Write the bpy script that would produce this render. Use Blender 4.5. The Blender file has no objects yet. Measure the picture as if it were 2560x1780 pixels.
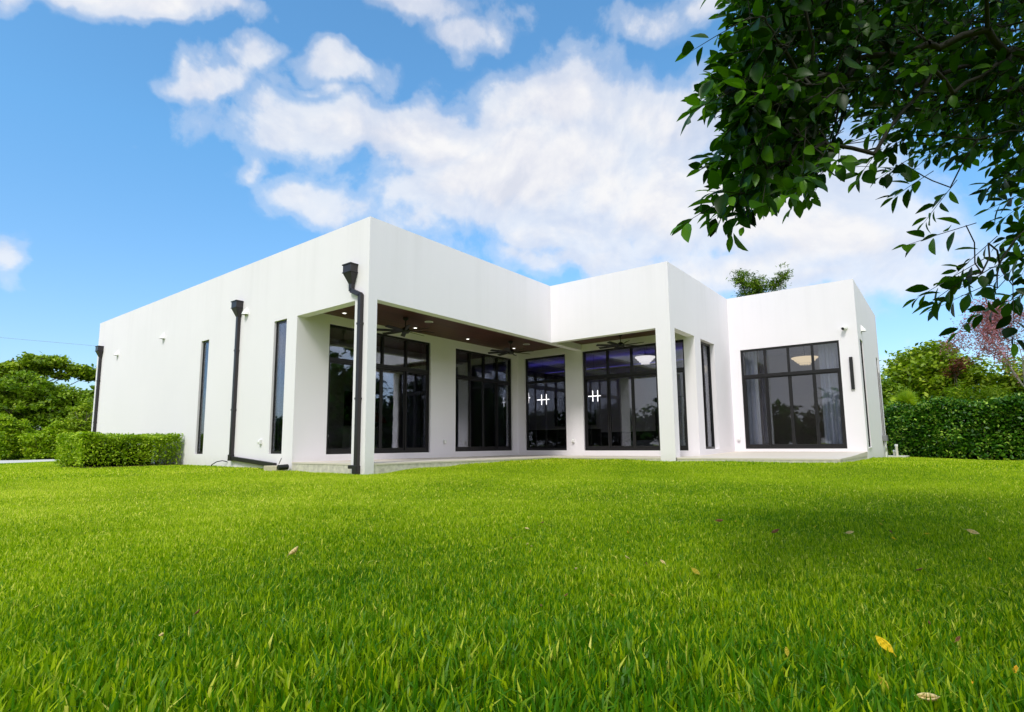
import bpy, bmesh, math, random
import numpy as np
from mathutils import Vector, Matrix
PI = math.pi
random.seed(7); rng = np.random.default_rng(7)
sc = bpy.context.scene
col = sc.collection

# ------------------------------------------------------------------ camera
cd = bpy.data.cameras.new('camera'); cam = bpy.data.objects.new('camera', cd); col.objects.link(cam)
cd.sensor_width = 36.0; cd.lens = 1411.64 / 2560 * 36.0
cd.shift_x = 0.00633; cd.shift_y = 0.01885
cd.clip_start = 0.05; cd.clip_end = 3000
CAM = Vector((-8.814, -11.270, 0.345))
Rv = Vector((0.61713607, -0.78682125, -0.0074429)); Uv = Vector((-0.0922944, -0.08177753, 0.99236797)); Fv = Vector((0.78142486, 0.61173913, 0.12308706))
cam.matrix_world = Matrix(((Rv.x, Uv.x, -Fv.x, CAM.x), (Rv.y, Uv.y, -Fv.y, CAM.y), (Rv.z, Uv.z, -Fv.z, CAM.z), (0, 0, 0, 1)))
sc.camera = cam

# ------------------------------------------------------------------ light, sky, exposure
SUN_EL, SUN_AZ = math.radians(50), math.radians(197)     # azimuth measured from +X toward +Y
sd = Vector((math.cos(SUN_EL) * math.cos(SUN_AZ), math.cos(SUN_EL) * math.sin(SUN_AZ), math.sin(SUN_EL)))
sl = bpy.data.lights.new('sun', 'SUN'); so = bpy.data.objects.new('sun', sl); col.objects.link(so)
sl.energy = 2.2; sl.angle = math.radians(14); sl.color = (1.0, 0.955, 0.88)
so.rotation_euler = (-sd).to_track_quat('-Z', 'Y').to_euler()
sc.view_settings.view_transform = 'Standard'; sc.view_settings.look = 'None'
sc.view_settings.exposure = 0.18; sc.view_settings.gamma = 1.0
sc.render.engine = 'CYCLES'
sc.cycles.use_denoising = True
sc.cycles.max_bounces = 8; sc.cycles.transparent_max_bounces = 16
sc.cycles.caustics_reflective = False; sc.cycles.caustics_refractive = False
sc.cycles.sample_clamp_indirect = 6.0

class NT:
    """small helper to write node trees"""
    def __init__(s, tree): s.t = tree; tree.nodes.clear()
    def n(s, typ, **kw):
        nd = s.t.nodes.new(typ)
        for k, v in kw.items():
            if k.startswith('i_'):
                key = k[2:]
                sock = nd.inputs[int(key)] if key.isdigit() else nd.inputs[key.replace('_', ' ')]
                if hasattr(v, 'is_output') or isinstance(v, bpy.types.NodeSocket): s.t.links.new(v, sock)
                else: sock.default_value = v
            else: setattr(nd, k, v)
        return nd
    def math(s, op, a, b=None, c=None, clamp=False):
        nd = s.t.nodes.new('ShaderNodeMath'); nd.operation = op; nd.use_clamp = clamp
        for i, v in enumerate((a, b, c)):
            if v is None: continue
            if isinstance(v, bpy.types.NodeSocket): s.t.links.new(v, nd.inputs[i])
            else: nd.inputs[i].default_value = v
        return nd.outputs[0]
    def vec(s, op, a, b=None):
        nd = s.t.nodes.new('ShaderNodeVectorMath'); nd.operation = op
        for i, v in enumerate((a, b)):
            if v is None: continue
            if isinstance(v, bpy.types.NodeSocket): s.t.links.new(v, nd.inputs[i])
            else: nd.inputs[i].default_value = v
        return nd.outputs['Value'] if op == 'DOT_PRODUCT' else nd.outputs[0]
    def ramp(s, fac, stops, interp='LINEAR'):
        nd = s.t.nodes.new('ShaderNodeValToRGB'); s.t.links.new(fac, nd.inputs[0])
        cr = nd.color_ramp; cr.interpolation = interp
        while len(cr.elements) < len(stops): cr.elements.new(0.5)
        for e, (p, c) in zip(cr.elements, stops):
            e.position = p; e.color = (*c, 1) if len(c) == 3 else c
        return nd.outputs['Color']
    def mixc(s, fac, a, b, blend='MIX'):
        nd = s.t.nodes.new('ShaderNodeMix'); nd.data_type = 'RGBA'; nd.blend_type = blend
        for k, v in ((0, fac), (6, a), (7, b)):
            if isinstance(v, bpy.types.NodeSocket): s.t.links.new(v, nd.inputs[k])
            else: nd.inputs[k].default_value = v if k == 0 else ((*v, 1) if len(v) == 3 else v)
        return nd.outputs[2]
    def noise(s, vec, scale, detail=4, rough=0.55, dist=0.0):
        nd = s.t.nodes.new('ShaderNodeTexNoise'); nd.inputs['Scale'].default_value = scale
        nd.inputs['Detail'].default_value = detail; nd.inputs['Roughness'].default_value = rough; nd.inputs['Distortion'].default_value = dist
        if vec is not None: s.t.links.new(vec, nd.inputs['Vector'])
        return nd.outputs['Fac']
    def link(s, a, b): s.t.links.new(a, b)

world = bpy.data.worlds.new('World'); sc.world = world; world.use_nodes = True
w = NT(world.node_tree)
sky = w.n('ShaderNodeTexSky'); sky.sky_type = 'NISHITA'; sky.sun_disc = False
sky.sun_elevation = SUN_EL; sky.sun_rotation = PI / 2 - SUN_AZ
sky.air_density = 1.0; sky.dust_density = 1.0; sky.ozone_density = 2.0
D = w.n('ShaderNodeTexCoord').outputs['Generated']
# cloud banks: soft lobes on the celestial sphere (direction, two tangent scales, weight)
BLOBS = [(0.169, 0.818, 0.549, 11.07, -2.82, 0.8, -24.45, -19.52, 36.6, 0.8), (0.244, 0.783, 0.572, 9.54, -3.42, 0.61, -18.67, -14.91, 28.37, 0.95), (0.323, 0.743, 0.585, 16.38, -7.81, 0.88, -21.07, -16.84, 33.01, 0.8), (0.527, 0.56, 0.64, 9.27, -8.87, 0.13, -15.18, -12.13, 23.11, 0.8), (0.593, 0.518, 0.617, 10.28, -11.76, -0.01, -13.86, -11.08, 22.63, 0.75), (0.33, 0.79, 0.516, 17.0, -7.72, 0.94, -18.62, -14.94, 34.76, 0.75), (0.363, 0.756, 0.544, 33.78, -17.46, 1.7, -16.15, -12.94, 28.78, 0.6), (0.472, 0.675, 0.568, 9.65, -7.01, 0.32, -17.15, -13.74, 30.57, 0.8), (0.446, 0.715, 0.539, 14.62, -9.54, 0.57, -24.33, -19.52, 46.03, 0.6), (0.575, 0.6, 0.556, 20.72, -20.12, 0.27, -31.81, -25.52, 60.44, 0.5), (0.567, 0.652, 0.503, 3.31, -2.93, 0.07, -7.13, -5.74, 15.47, 1.05), (0.72, 0.453, 0.526, 3.67, -5.68, -0.13, -6.36, -5.12, 13.11, 0.9), (0.807, 0.319, 0.498, 2.24, -5.31, -0.23, -4.83, -3.88, 10.32, 1.0), (0.726, 0.521, 0.449, 2.16, -2.98, -0.04, -4.17, -3.37, 10.65, 1.1), (0.853, 0.327, 0.406, 1.3, -3.21, -0.14, -3.2, -2.59, 8.8, 1.1), (0.941, 0.123, 0.315, 0.77, -5.01, -0.34, -3.34, -2.72, 11.05, 0.9), (0.97, 0.006, 0.243, 0.2, -7.65, -0.61, -4.29, -3.53, 17.24, 0.8), (0.795, 0.478, 0.374, 2.17, -3.53, -0.09, -5.71, -4.65, 18.09, 0.8), (0.49, 0.785, 0.379, 8.29, -5.33, 0.33, -6.89, -5.59, 20.48, 0.75), (0.404, 0.815, 0.416, 23.75, -12.37, 1.19, -12.92, -10.44, 33.04, 0.55), (0.536, 0.733, 0.418, 16.32, -12.23, 0.51, -9.71, -7.86, 26.22, 0.5), (0.733, 0.283, 0.619, 5.18, -12.28, -0.53, -13.98, -11.17, 21.66, 0.7), (0.75, 0.23, 0.62, 4.98, -14.33, -0.72, -17.35, -13.86, 26.12, 0.7), (0.793, 0.255, 0.553, 6.63, -18.63, -0.92, -15.38, -12.33, 27.78, 0.45), (0.161, 0.947, 0.279, 31.81, -6.14, 2.45, -9.84, -8.03, 32.93, 0.7), (0.195, 0.974, 0.114, 15.15, -3.18, 1.15, -4.5, -3.92, 41.07, 0.5), (0.99, 0.063, 0.128, 1.68, -22.96, -1.74, -4.11, -3.54, 33.58, 0.6), (0.957, 0.161, 0.243, 1.0, -5.39, -0.35, -6.26, -5.17, 28.12, 0.7), (0.849, 0.184, 0.495, 2.03, -8.06, -0.48, -7.79, -6.26, 15.7, 0.7), (0.836, 0.442, 0.326, 1.98, -3.65, -0.12, -6.91, -5.66, 25.38, 0.75), (0.92, 0.27, 0.284, 1.47, -4.76, -0.26, -4.75, -3.91, 19.09, 0.85), (0.701, 0.597, 0.391, 3.35, -3.93, -0.01, -5.94, -4.83, 18.03, 0.75), (0.427, 0.754, 0.498, 22.7, -13.51, 1.0, -13.33, -10.72, 27.66, 0.6), (0.975, 0.107, 0.195, 1.07, -8.62, -0.61, -5.93, -4.96, 32.34, 0.45)]
def warp(v, scale, amp, det):
    t = w.n('ShaderNodeTexNoise', i_Scale=scale, i_Detail=det, i_Roughness=0.55); w.link(v, t.inputs['Vector'])
    return w.vec('MULTIPLY', w.vec('SUBTRACT', t.outputs['Color'], (0.5, 0.5, 0.5)), (amp, amp, amp))
DW = w.vec('ADD', w.vec('ADD', D, warp(D, 4.5, 0.17, 3)), warp(D, 13.0, 0.06, 4))
acc = None
for b in BLOBS:
    dv = w.vec('SUBTRACT', DW, b[0:3])
    u = w.vec('DOT_PRODUCT', dv, b[3:6]); v = w.vec('DOT_PRODUCT', dv, b[6:9])
    r2 = w.math('ADD', w.math('MULTIPLY', u, u), w.math('MULTIPLY', v, v))
    g = w.math('MULTIPLY', w.math('POWER', 2.0, w.math('MULTIPLY', r2, -1.15)), b[9])
    acc = g if acc is None else w.math('SMOOTH_MAX', acc, g, 0.12)
n1 = w.noise(D, 5.5, 9, 0.56, 0.35)
n2 = w.noise(w.vec('ADD', D, (0.0, 0.0, 0.022)), 5.5, 9, 0.56, 0.35)
n3 = w.noise(D, 2.2, 5, 0.5, 0.0)
n5 = w.noise(D, 19.0, 6, 0.6, 0.2)
back = w.math('MULTIPLY', w.math('SUBTRACT', 0.55, w.vec('DOT_PRODUCT', D, (0.781, 0.612, 0.12)), clamp=True), w.math('MULTIPLY', n3, 1.9))
acc = w.math('MAXIMUM', acc, back)
dens = w.math('ADD', w.math('SUBTRACT', acc, 0.255), w.math('ADD', w.math('MULTIPLY', w.math('SUBTRACT', n1, 0.5), 1.25), w.math('MULTIPLY', w.math('SUBTRACT', n5, 0.5), 0.40)))
cov = w.ramp(w.math('MULTIPLY', dens, 1.0), [(0.0, (0, 0, 0)), (0.16, (0.27,) * 3), (0.40, (0.78,) * 3), (0.78, (1, 1, 1))], 'EASE')
veil = w.math('MULTIPLY', w.math('SUBTRACT', w.math('MULTIPLY', acc, w.math('ADD', w.math('MULTIPLY', n1, 1.9), -0.02)), 0.26, clamp=True), 0.7, clamp=True)
cov = w.math('MAXIMUM', cov, veil)
shade = w.math('ADD', 0.55, w.math('MULTIPLY', w.math('SUBTRACT', n1, n2), 5.0), clamp=True)
n4 = w.noise(w.vec('MULTIPLY', D, (1.0, 1.0, 2.6)), 3.1, 6, 0.55, 0.2)
shade = w.math('ADD', w.math('MULTIPLY', shade, 0.5), w.math('MULTIPLY', w.math('SUBTRACT', n4, 0.22), 0.95), clamp=True)
ccol = w.ramp(shade, [(0.0, (0.66, 0.71, 0.84)), (0.35, (0.82, 0.84, 0.92)), (0.68, (0.96, 0.96, 0.98)), (1.0, (1.0, 1.0, 1.0))])
el = w.n('ShaderNodeSeparateXYZ', i_0=D).outputs['Z']
air = w.ramp(el, [(0.0, (0.92, 1.0, 1.10)), (0.16, (0.90, 1.12, 1.25)), (0.45, (0.86, 1.41, 1.56)), (1.0, (0.80, 1.40, 1.58))])
skyc = w.mixc(1.0, sky.outputs[0], air, 'MULTIPLY')
bs = w.n('ShaderNodeBackground', i_Color=skyc, i_Strength=0.15)
cloud_fill = w.math('MULTIPLY', w.math('SUBTRACT', w.vec('DOT_PRODUCT', D, (0.0, -1.0, 0.12)), 0.12, clamp=True), 1.2)
bc = w.n('ShaderNodeBackground', i_Color=ccol, i_Strength=w.math('ADD', 0.86, cloud_fill))     # added fill: unseen clouds toward -Y brightened to light the shaded walls
mx = w.n('ShaderNodeMixShader', i_0=cov, i_1=bs.outputs[0], i_2=bc.outputs[0])
w.link(mx.outputs[0], w.n('ShaderNodeOutputWorld').inputs[0])
world.cycles.sampling_method = 'MANUAL'; world.cycles.sample_map_resolution = 512

# ------------------------------------------------------------------ object helpers
class MB:
    """collects polygons and links them as one mesh object"""
    def __init__(s): s.v = []; s.f = []
    def poly(s, pts):
        k = len(s.v); s.v += [tuple(p) for p in pts]; s.f.append(tuple(range(k, k + len(pts)))); return s
    def box(s, a, b):
        x0, y0, z0 = [min(p, q) for p, q in zip(a, b)]; x1, y1, z1 = [max(p, q) for p, q in zip(a, b)]
        k = len(s.v)
        s.v += [(x0, y0, z0), (x1, y0, z0), (x1, y1, z0), (x0, y1, z0), (x0, y0, z1), (x1, y0, z1), (x1, y1, z1), (x0, y1, z1)]
        s.f += [tuple(k + i for i in f) for f in ((3, 2, 1, 0), (4, 5, 6, 7), (0, 1, 5, 4), (1, 2, 6, 5), (2, 3, 7, 6), (3, 0, 4, 7))]
        return s
    def hexa(s, bot, top):
        k = len(s.v); s.v += [tuple(p) for p in bot] + [tuple(p) for p in top]; n = len(bot)
        s.f.append(tuple(k + i for i in reversed(range(n)))); s.f.append(tuple(k + n + i for i in range(n)))
        for i in range(n): j = (i + 1) % n; s.f.append((k + i, k + j, k + n + j, k + n + i))
        return s
    def tube(s, pts, rad, n=8, cap=True):
        rad = rad if hasattr(rad, '__len__') else [rad] * len(pts)
        pts = [Vector(p) for p in pts]; rings = []
        for i, p in enumerate(pts):
            d = (pts[min(i + 1, len(pts) - 1)] - pts[max(i - 1, 0)]).normalized()
            a = d.orthogonal().normalized() if i == 0 else (a - d * a.dot(d)).normalized()
            b = d.cross(a); k = len(s.v)
            s.v += [tuple(p + rad[i] * (math.cos(2 * PI * j / n) * a + math.sin(2 * PI * j / n) * b)) for j in range(n)]
            rings.append(k)
        for k0, k1 in zip(rings, rings[1:]):
            for j in range(n): s.f.append((k0 + j, k0 + (j + 1) % n, k1 + (j + 1) % n, k1 + j))
        if cap:
            s.f.append(tuple(rings[0] + j for j in reversed(range(n)))); s.f.append(tuple(rings[-1] + j for j in range(n)))
        return s
    def lathe(s, c, prof, n=20):
        c = Vector(c); rings = []
        for r, z in prof:
            rings.append(len(s.v)); s.v += [(c.x + r * math.cos(2 * PI * j / n), c.y + r * math.sin(2 * PI * j / n), c.z + z) for j in range(n)]
        for k0, k1 in zip(rings, rings[1:]):
            for j in range(n): s.f.append((k0 + j, k0 + (j + 1) % n, k1 + (j + 1) % n, k1 + j))
        s.f.append(tuple(rings[0] + j for j in reversed(range(n)))); s.f.append(tuple(rings[-1] + j for j in range(n)))
        return s
    def build(s, name, mat, parent=None, smooth=False, bevel=0.0, org=None):
        me = bpy.data.meshes.new(name)
        v = s.v
        if org is not None: v = [(p[0] - org[0], p[1] - org[1], p[2] - org[2]) for p in v]
        me.from_pydata(v, [], s.f); me.update()
        if smooth: me.polygons.foreach_set('use_smooth', [True] * len(me.polygons))
        me.materials.append(mat)
        o = bpy.data.objects.new(name, me); col.objects.link(o)
        if org is not None and parent is None: o.location = org
        if parent is not None: o.parent = parent
        if bevel:
            m = o.modifiers.new('bevel', 'BEVEL'); m.width = bevel; m.segments = 2; m.limit_method = 'ANGLE'
        return o

def np_mesh(name, V, F4=None, F3=None, mat=None, parent=None, attr=None, smooth=False):
    """fast mesh from numpy arrays; attr is a per-vertex float"""
    me = bpy.data.meshes.new(name)
    n4 = 0 if F4 is None else len(F4); n3 = 0 if F3 is None else len(F3)
    me.vertices.add(len(V)); me.vertices.foreach_set('co', np.ascontiguousarray(V, dtype=np.float32).ravel())
    loops = np.concatenate([np.zeros(0, np.int32)] + ([F4.ravel()] if n4 else []) + ([F3.ravel()] if n3 else [])).astype(np.int32)
    me.loops.add(len(loops)); me.loops.foreach_set('vertex_index', loops)
    tot = np.concatenate([np.full(n4, 4), np.full(n3, 3)]).astype(np.int32)
    st = np.concatenate([[0], np.cumsum(tot)[:-1]]).astype(np.int32)
    me.polygons.add(n4 + n3); me.polygons.foreach_set('loop_start', st); me.polygons.foreach_set('loop_total', tot)
    if smooth: me.polygons.foreach_set('use_smooth', np.ones(n4 + n3, dtype=bool))
    me.update(calc_edges=True)
    if attr is not None:
        a = me.attributes.new('tint', 'FLOAT', 'POINT'); a.data.foreach_set('value', np.ascontiguousarray(attr, dtype=np.float32))
    me.materials.append(mat)
    o = bpy.data.objects.new(name, me); col.objects.link(o)
    if parent is not None: o.parent = parent
    return o

def tag(o, label=None, cat=None, group=None, kind=None):
    if label: o['label'] = label
    if cat: o['category'] = cat
    if group: o['group'] = group
    if kind: o['kind'] = kind
    return o
def thing(name, label, cat, loc=(0, 0, 0), rz=0.0, group=None):
    o = bpy.data.objects.new(name, None); o.empty_display_size = 0.2; col.objects.link(o)
    o.location = loc; o.rotation_euler = (0, 0, rz)
    return tag(o, label, cat, group)
def dup(root, loc, rz=0.0, label=None, group=None, scale=None):
    r = root.copy(); col.objects.link(r); r.location = loc; r.rotation_euler = (0, 0, rz)
    if label: r['label'] = label
    if group: r['group'] = group
    if scale: r.scale = (scale,) * 3
    for ch in list(root.children):
        c = ch.copy(); col.objects.link(c); c.parent = r
        for g in list(ch.children):
            d = g.copy(); col.objects.link(d); d.parent = c
    return r

# ------------------------------------------------------------------ materials
def newmat(name):
    m = bpy.data.materials.new(name); m.use_nodes = True
    return m, NT(m.node_tree)
def pbsdf(n, colr, rough=0.5, metal=0.0, spec=0.5, normal=None):
    b = n.n('ShaderNodeBsdfPrincipled')
    for k, v in (('Base Color', colr), ('Roughness', rough), ('Metallic', metal), ('Specular IOR Level', spec), ('Normal', normal)):
        if v is None: continue
        if isinstance(v, bpy.types.NodeSocket): n.link(v, b.inputs[k])
        else: b.inputs[k].default_value = (*v, 1) if (k == 'Base Color' and len(v) == 3) else v
    return b
def out(n, sh): n.link(sh, n.n('ShaderNodeOutputMaterial').inputs[0])
def bump(n, h, strength=0.2, dist=0.02):
    return n.n('ShaderNodeBump', i_Strength=strength, i_Distance=dist, i_Height=h).outputs[0]
def simple(name, c, rough=0.5, metal=0.0, var=0.12, scale=6.0, bmp=0.0, spec=0.5):
    m, n = newmat(name); P = n.n('ShaderNodeNewGeometry').outputs['Position']
    f = n.noise(P, scale, 5)
    cc = n.mixc(f, tuple(x * (1 - var) for x in c), tuple(min(1, x * (1 + var)) for x in c))
    nm = bump(n, n.noise(P, scale * 12, 4), bmp, 0.01) if bmp else None
    out(n, pbsdf(n, cc, rough, metal, spec, nm).outputs[0]); return m
def emit(name, c, s):
    m, n = newmat(name); out(n, n.n('ShaderNodeEmission', i_Color=(*c, 1), i_Strength=s).outputs[0]); return m

M = {}
# painted stucco: trowel texture, faint rain streaks below the parapet, soil splash at the foot
m, n = newmat('white_stucco'); M['stucco'] = m
P = n.n('ShaderNodeNewGeometry').outputs['Position']
sep = n.n('ShaderNodeSeparateXYZ', i_0=P)
streak = n.noise(n.vec('MULTIPLY', P, (2.2, 2.2, 0.10)), 0.9, 7, 0.66)
topm = n.n('ShaderNodeMapRange', i_0=sep.outputs['Z'], i_1=3.2, i_2=6.3, i_3=0.0, i_4=1.0).outputs[0]
st = n.math('MULTIPLY', n.n('ShaderNodeMapRange', i_0=streak, i_1=0.48, i_2=0.75, i_3=0.0, i_4=1.0).outputs[0], topm)
blot = n.noise(P, 0.45, 5, 0.6)
c = n.mixc(blot, (0.80, 0.775, 0.825), (0.862, 0.83, 0.885))
c = n.mixc(n.math('MULTIPLY', st, 0.15), c, (0.47, 0.46, 0.47))
foot = n.math('MULTIPLY', n.n('ShaderNodeMapRange', i_0=sep.outputs['Z'], i_1=-0.25, i_2=0.12, i_3=1.0, i_4=0.0).outputs[0], n.noise(P, 5.0, 5, 0.6))
c = n.mixc(n.math('MULTIPLY', foot, 0.5), c, (0.42, 0.40, 0.33))
h = n.math('ADD', n.noise(P, 60, 4, 0.6), n.math('MULTIPLY', n.noise(P, 3.0, 3), 1.5))
out(n, pbsdf(n, c, 0.85, 0, 0.3, bump(n, h, 0.25, 0.006)).outputs[0])
M['frame'] = simple('dark_bronze_aluminium', (0.012, 0.011, 0.013), 0.38, 0.2, 0.2, 9)
M['pipe'] = simple('dark_bronze_gutter', (0.030, 0.026, 0.030), 0.36, 0.3, 0.25, 5)
M['white'] = simple('white_plastic', (0.78, 0.78, 0.77), 0.45, 0, 0.04)
M['black'] = simple('black_plastic', (0.010, 0.010, 0.011), 0.4)
M['fan'] = simple('matt_black_fan', (0.008, 0.007, 0.007), 0.45)
M['concrete'] = simple('rough_concrete', (0.58, 0.55, 0.47), 0.9, 0, 0.5, 9, 0.6)
M['tile'] = simple('cream_paving_tile', (0.66, 0.60, 0.52), 0.6, 0, 0.07, 2.5, 0.05)
M['road'] = simple('pale_driveway', (0.62, 0.60, 0.54), 0.85, 0, 0.1, 1.5, 0.2)
M['grey'] = simple('grey_metal_box', (0.24, 0.24, 0.26), 0.5, 0.3, 0.15)
M['int_wall'] = simple('interior_paint', (0.50, 0.48, 0.45), 0.8, 0, 0.04)
M['int_ceil'] = simple('interior_ceiling', (0.62, 0.62, 0.62), 0.8, 0, 0.03)
M['int_floor'] = simple('interior_floor', (0.13, 0.12, 0.115), 0.25, 0, 0.2, 2)
M['roof'] = simple('roof_membrane', (0.45, 0.45, 0.44), 0.9)
M['cabinet'] = simple('dark_cabinet', (0.018, 0.015, 0.014), 0.4)
M['counter'] = simple('pale_stone_top', (0.55, 0.53, 0.5), 0.3)
M['screen'] = simple('dark_screen', (0.004, 0.004, 0.005), 0.15)
M['curtain'] = simple('sheer_curtain', (0.66, 0.72, 0.84), 0.9)
M['drape'] = simple('dark_drape', (0.13, 0.13, 0.16), 0.9)
M['pvc'] = simple('weathered_pvc', (0.62, 0.60, 0.5), 0.5, 0, 0.1)
M['lamp'] = emit('downlight_glow', (1.0, 0.96, 0.9), 2.6)
M['pend'] = emit('pendant_glow', (1.0, 0.98, 0.95), 3.5)
M['crystal'] = emit('chandelier_glow', (1.0, 0.80, 0.48), 0.85)
M['crystalw'] = emit('white_chandelier_glow', (1.0, 0.97, 0.95), 1.0)
M['blue'] = emit('blue_cove_glow', (0.13, 0.10, 1.0), 2.2)
M['red'] = simple('red_petals', (0.50, 0.025, 0.03), 0.6, 0, 0.4, 20)
M['cable'] = simple('cable_sheath', (0.20, 0.23, 0.26), 0.6)
# wood soffit boards
m, n = newmat('stained_wood_boards'); M['wood'] = m
P = n.n('ShaderNodeNewGeometry').outputs['Position']
sep = n.n('ShaderNodeSeparateXYZ', i_0=P)
bd = n.math('FLOOR', n.math('MULTIPLY', sep.outputs['Y'], 7.5))
gap = n.math('LESS_THAN', n.math('FRACT', n.math('MULTIPLY', sep.outputs['Y'], 7.5)), 0.06)
wn = n.n('ShaderNodeTexWhiteNoise', noise_dimensions='1D'); n.link(bd, wn.inputs['W'])
gr = n.noise(n.vec('MULTIPLY', P, (0.8, 14, 1)), 2.5, 6, 0.6)
f = n.math('ADD', n.math('MULTIPLY', wn.outputs[0], 0.4), n.math('MULTIPLY', gr, 0.6))
c = n.ramp(f, [(0.1, (0.042, 0.012, 0.008)), (0.9, (0.115, 0.033, 0.020))])
c = n.mixc(n.math('MULTIPLY', gap, 0.8), c, (0.012, 0.006, 0.005))
out(n, pbsdf(n, c, 0.5).outputs[0])
# tinted, softly reflective glazing
m, n = newmat('tinted_glass'); M['glass'] = m
fr = n.n('ShaderNodeFresnel', i_IOR=1.6).outputs[0]
fac = n.math('ADD', n.math('MULTIPLY', fr, 0.8), 0.045, clamp=True)
P = n.n('ShaderNodeNewGeometry').outputs['Position']
nm = bump(n, n.noise(P, 0.9, 2), 0.05, 0.02)
gl = n.n('ShaderNodeBsdfGlossy', i_Color=(0.85, 0.88, 0.95, 1), i_Roughness=0.015, i_Normal=nm)
tr = n.n('ShaderNodeBsdfTransparent', i_Color=(0.86, 0.86, 0.88, 1))
out(n, n.n('ShaderNodeMixShader', i_0=fac, i_1=tr.outputs[0], i_2=gl.outputs[0]).outputs[0])

def leafmat(name, c0, c1, c2, trans=0.35, rough=0.5, spec=0.4):
    """foliage: per-leaf tint through three natural greens, with some light passing through"""
    m, n = newmat(name)
    t = n.n('ShaderNodeAttribute', attribute_name='tint').outputs['Fac']
    c = n.ramp(t, [(0.0, c0), (0.5, c1), (1.0, c2)])
    b = pbsdf(n, c, rough, 0, spec)
    c2_ = n.mixc(1.0, c, (1.0, 1.15, 0.5), 'MULTIPLY')
    tl = n.n('ShaderNodeBsdfTranslucent', i_Color=c2_)
    out(n, n.n('ShaderNodeMixShader', i_0=trans, i_1=b.outputs[0], i_2=tl.outputs[0]).outputs[0]); return m
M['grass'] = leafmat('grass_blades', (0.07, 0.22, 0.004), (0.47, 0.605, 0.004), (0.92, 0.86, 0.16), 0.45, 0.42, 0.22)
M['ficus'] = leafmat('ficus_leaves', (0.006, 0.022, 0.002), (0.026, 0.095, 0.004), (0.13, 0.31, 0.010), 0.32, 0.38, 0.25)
M['tree_dark'] = leafmat('dark_tree_leaves', (0.055, 0.115, 0.008), (0.15, 0.25, 0.015), (0.32, 0.42, 0.04), 0.3)
M['tree_olive'] = leafmat('olive_tree_leaves', (0.11, 0.19, 0.008), (0.29, 0.41, 0.012), (0.54, 0.63, 0.04), 0.3)
M['tree_mid'] = leafmat('green_tree_leaves', (0.085, 0.17, 0.008), (0.23, 0.36, 0.012), (0.44, 0.55, 0.05), 0.35)
M['shrub'] = leafmat('bright_shrub_leaves', (0.15, 0.27, 0.006), (0.35, 0.50, 0.008), (0.58, 0.66, 0.05), 0.35)
M['hedge'] = leafmat('clipped_hedge_leaves', (0.13, 0.25, 0.005), (0.36, 0.52, 0.006), (0.60, 0.72, 0.06), 0.35)
M['clusia'] = leafmat('glossy_hedge_leaves', (0.014, 0.065, 0.004), (0.065, 0.20, 0.007), (0.42, 0.60, 0.08), 0.2, 0.4, 0.3)
M['bamboo'] = leafmat('yellow_green_leaves', (0.16, 0.28, 0.008), (0.30, 0.44, 0.010), (0.50, 0.62, 0.03), 0.4)
M['pink'] = leafmat('pink_blossom', (0.30, 0.09, 0.11), (0.42, 0.16, 0.20), (0.55, 0.27, 0.33), 0.3)
M['redleaf'] = leafmat('red_leaves', (0.12, 0.04, 0.02), (0.18, 0.05, 0.03), (0.20, 0.12, 0.03), 0.3)
M['bark'] = simple('bark', (0.10, 0.08, 0.06), 0.9, 0, 0.4, 12, 0.6)
M['paletrunk'] = simple('pale_trunk', (0.34, 0.33, 0.28), 0.9, 0, 0.3, 9, 0.4)
M['twig'] = simple('green_brown_twig', (0.016, 0.016, 0.009), 0.8)
def drymat(name, c):
    m, n = newmat(name); P = n.n('ShaderNodeNewGeometry').outputs['Position']
    cc = n.ramp(n.noise(P, 45, 4), [(0.28, tuple(x * 0.7 for x in c)), (0.5, c)])
    out(n, n.n('ShaderNodeMixShader', i_0=0.25, i_1=pbsdf(n, cc, 0.6).outputs[0], i_2=n.n('ShaderNodeBsdfTranslucent', i_Color=cc).outputs[0]).outputs[0]); return m
# soil and turf seen between and beyond the blades
m, n = newmat('turf'); M['turf'] = m
P = n.n('ShaderNodeNewGeometry').outputs['Position']
f = n.math('ADD', n.math('MULTIPLY', n.noise(P, 0.35, 5), 0.6), n.math('MULTIPLY', n.noise(P, 22, 5, 0.7), 0.4))
c = n.ramp(f, [(0.3, (0.08, 0.14, 0.005)), (0.5, (0.21, 0.31, 0.006)), (0.7, (0.36, 0.44, 0.012))])
out(n, pbsdf(n, c, 0.9, 0, 0.1, bump(n, n.noise(P, 30, 5, 0.7), 0.8, 0.05)).outputs[0])

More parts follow.
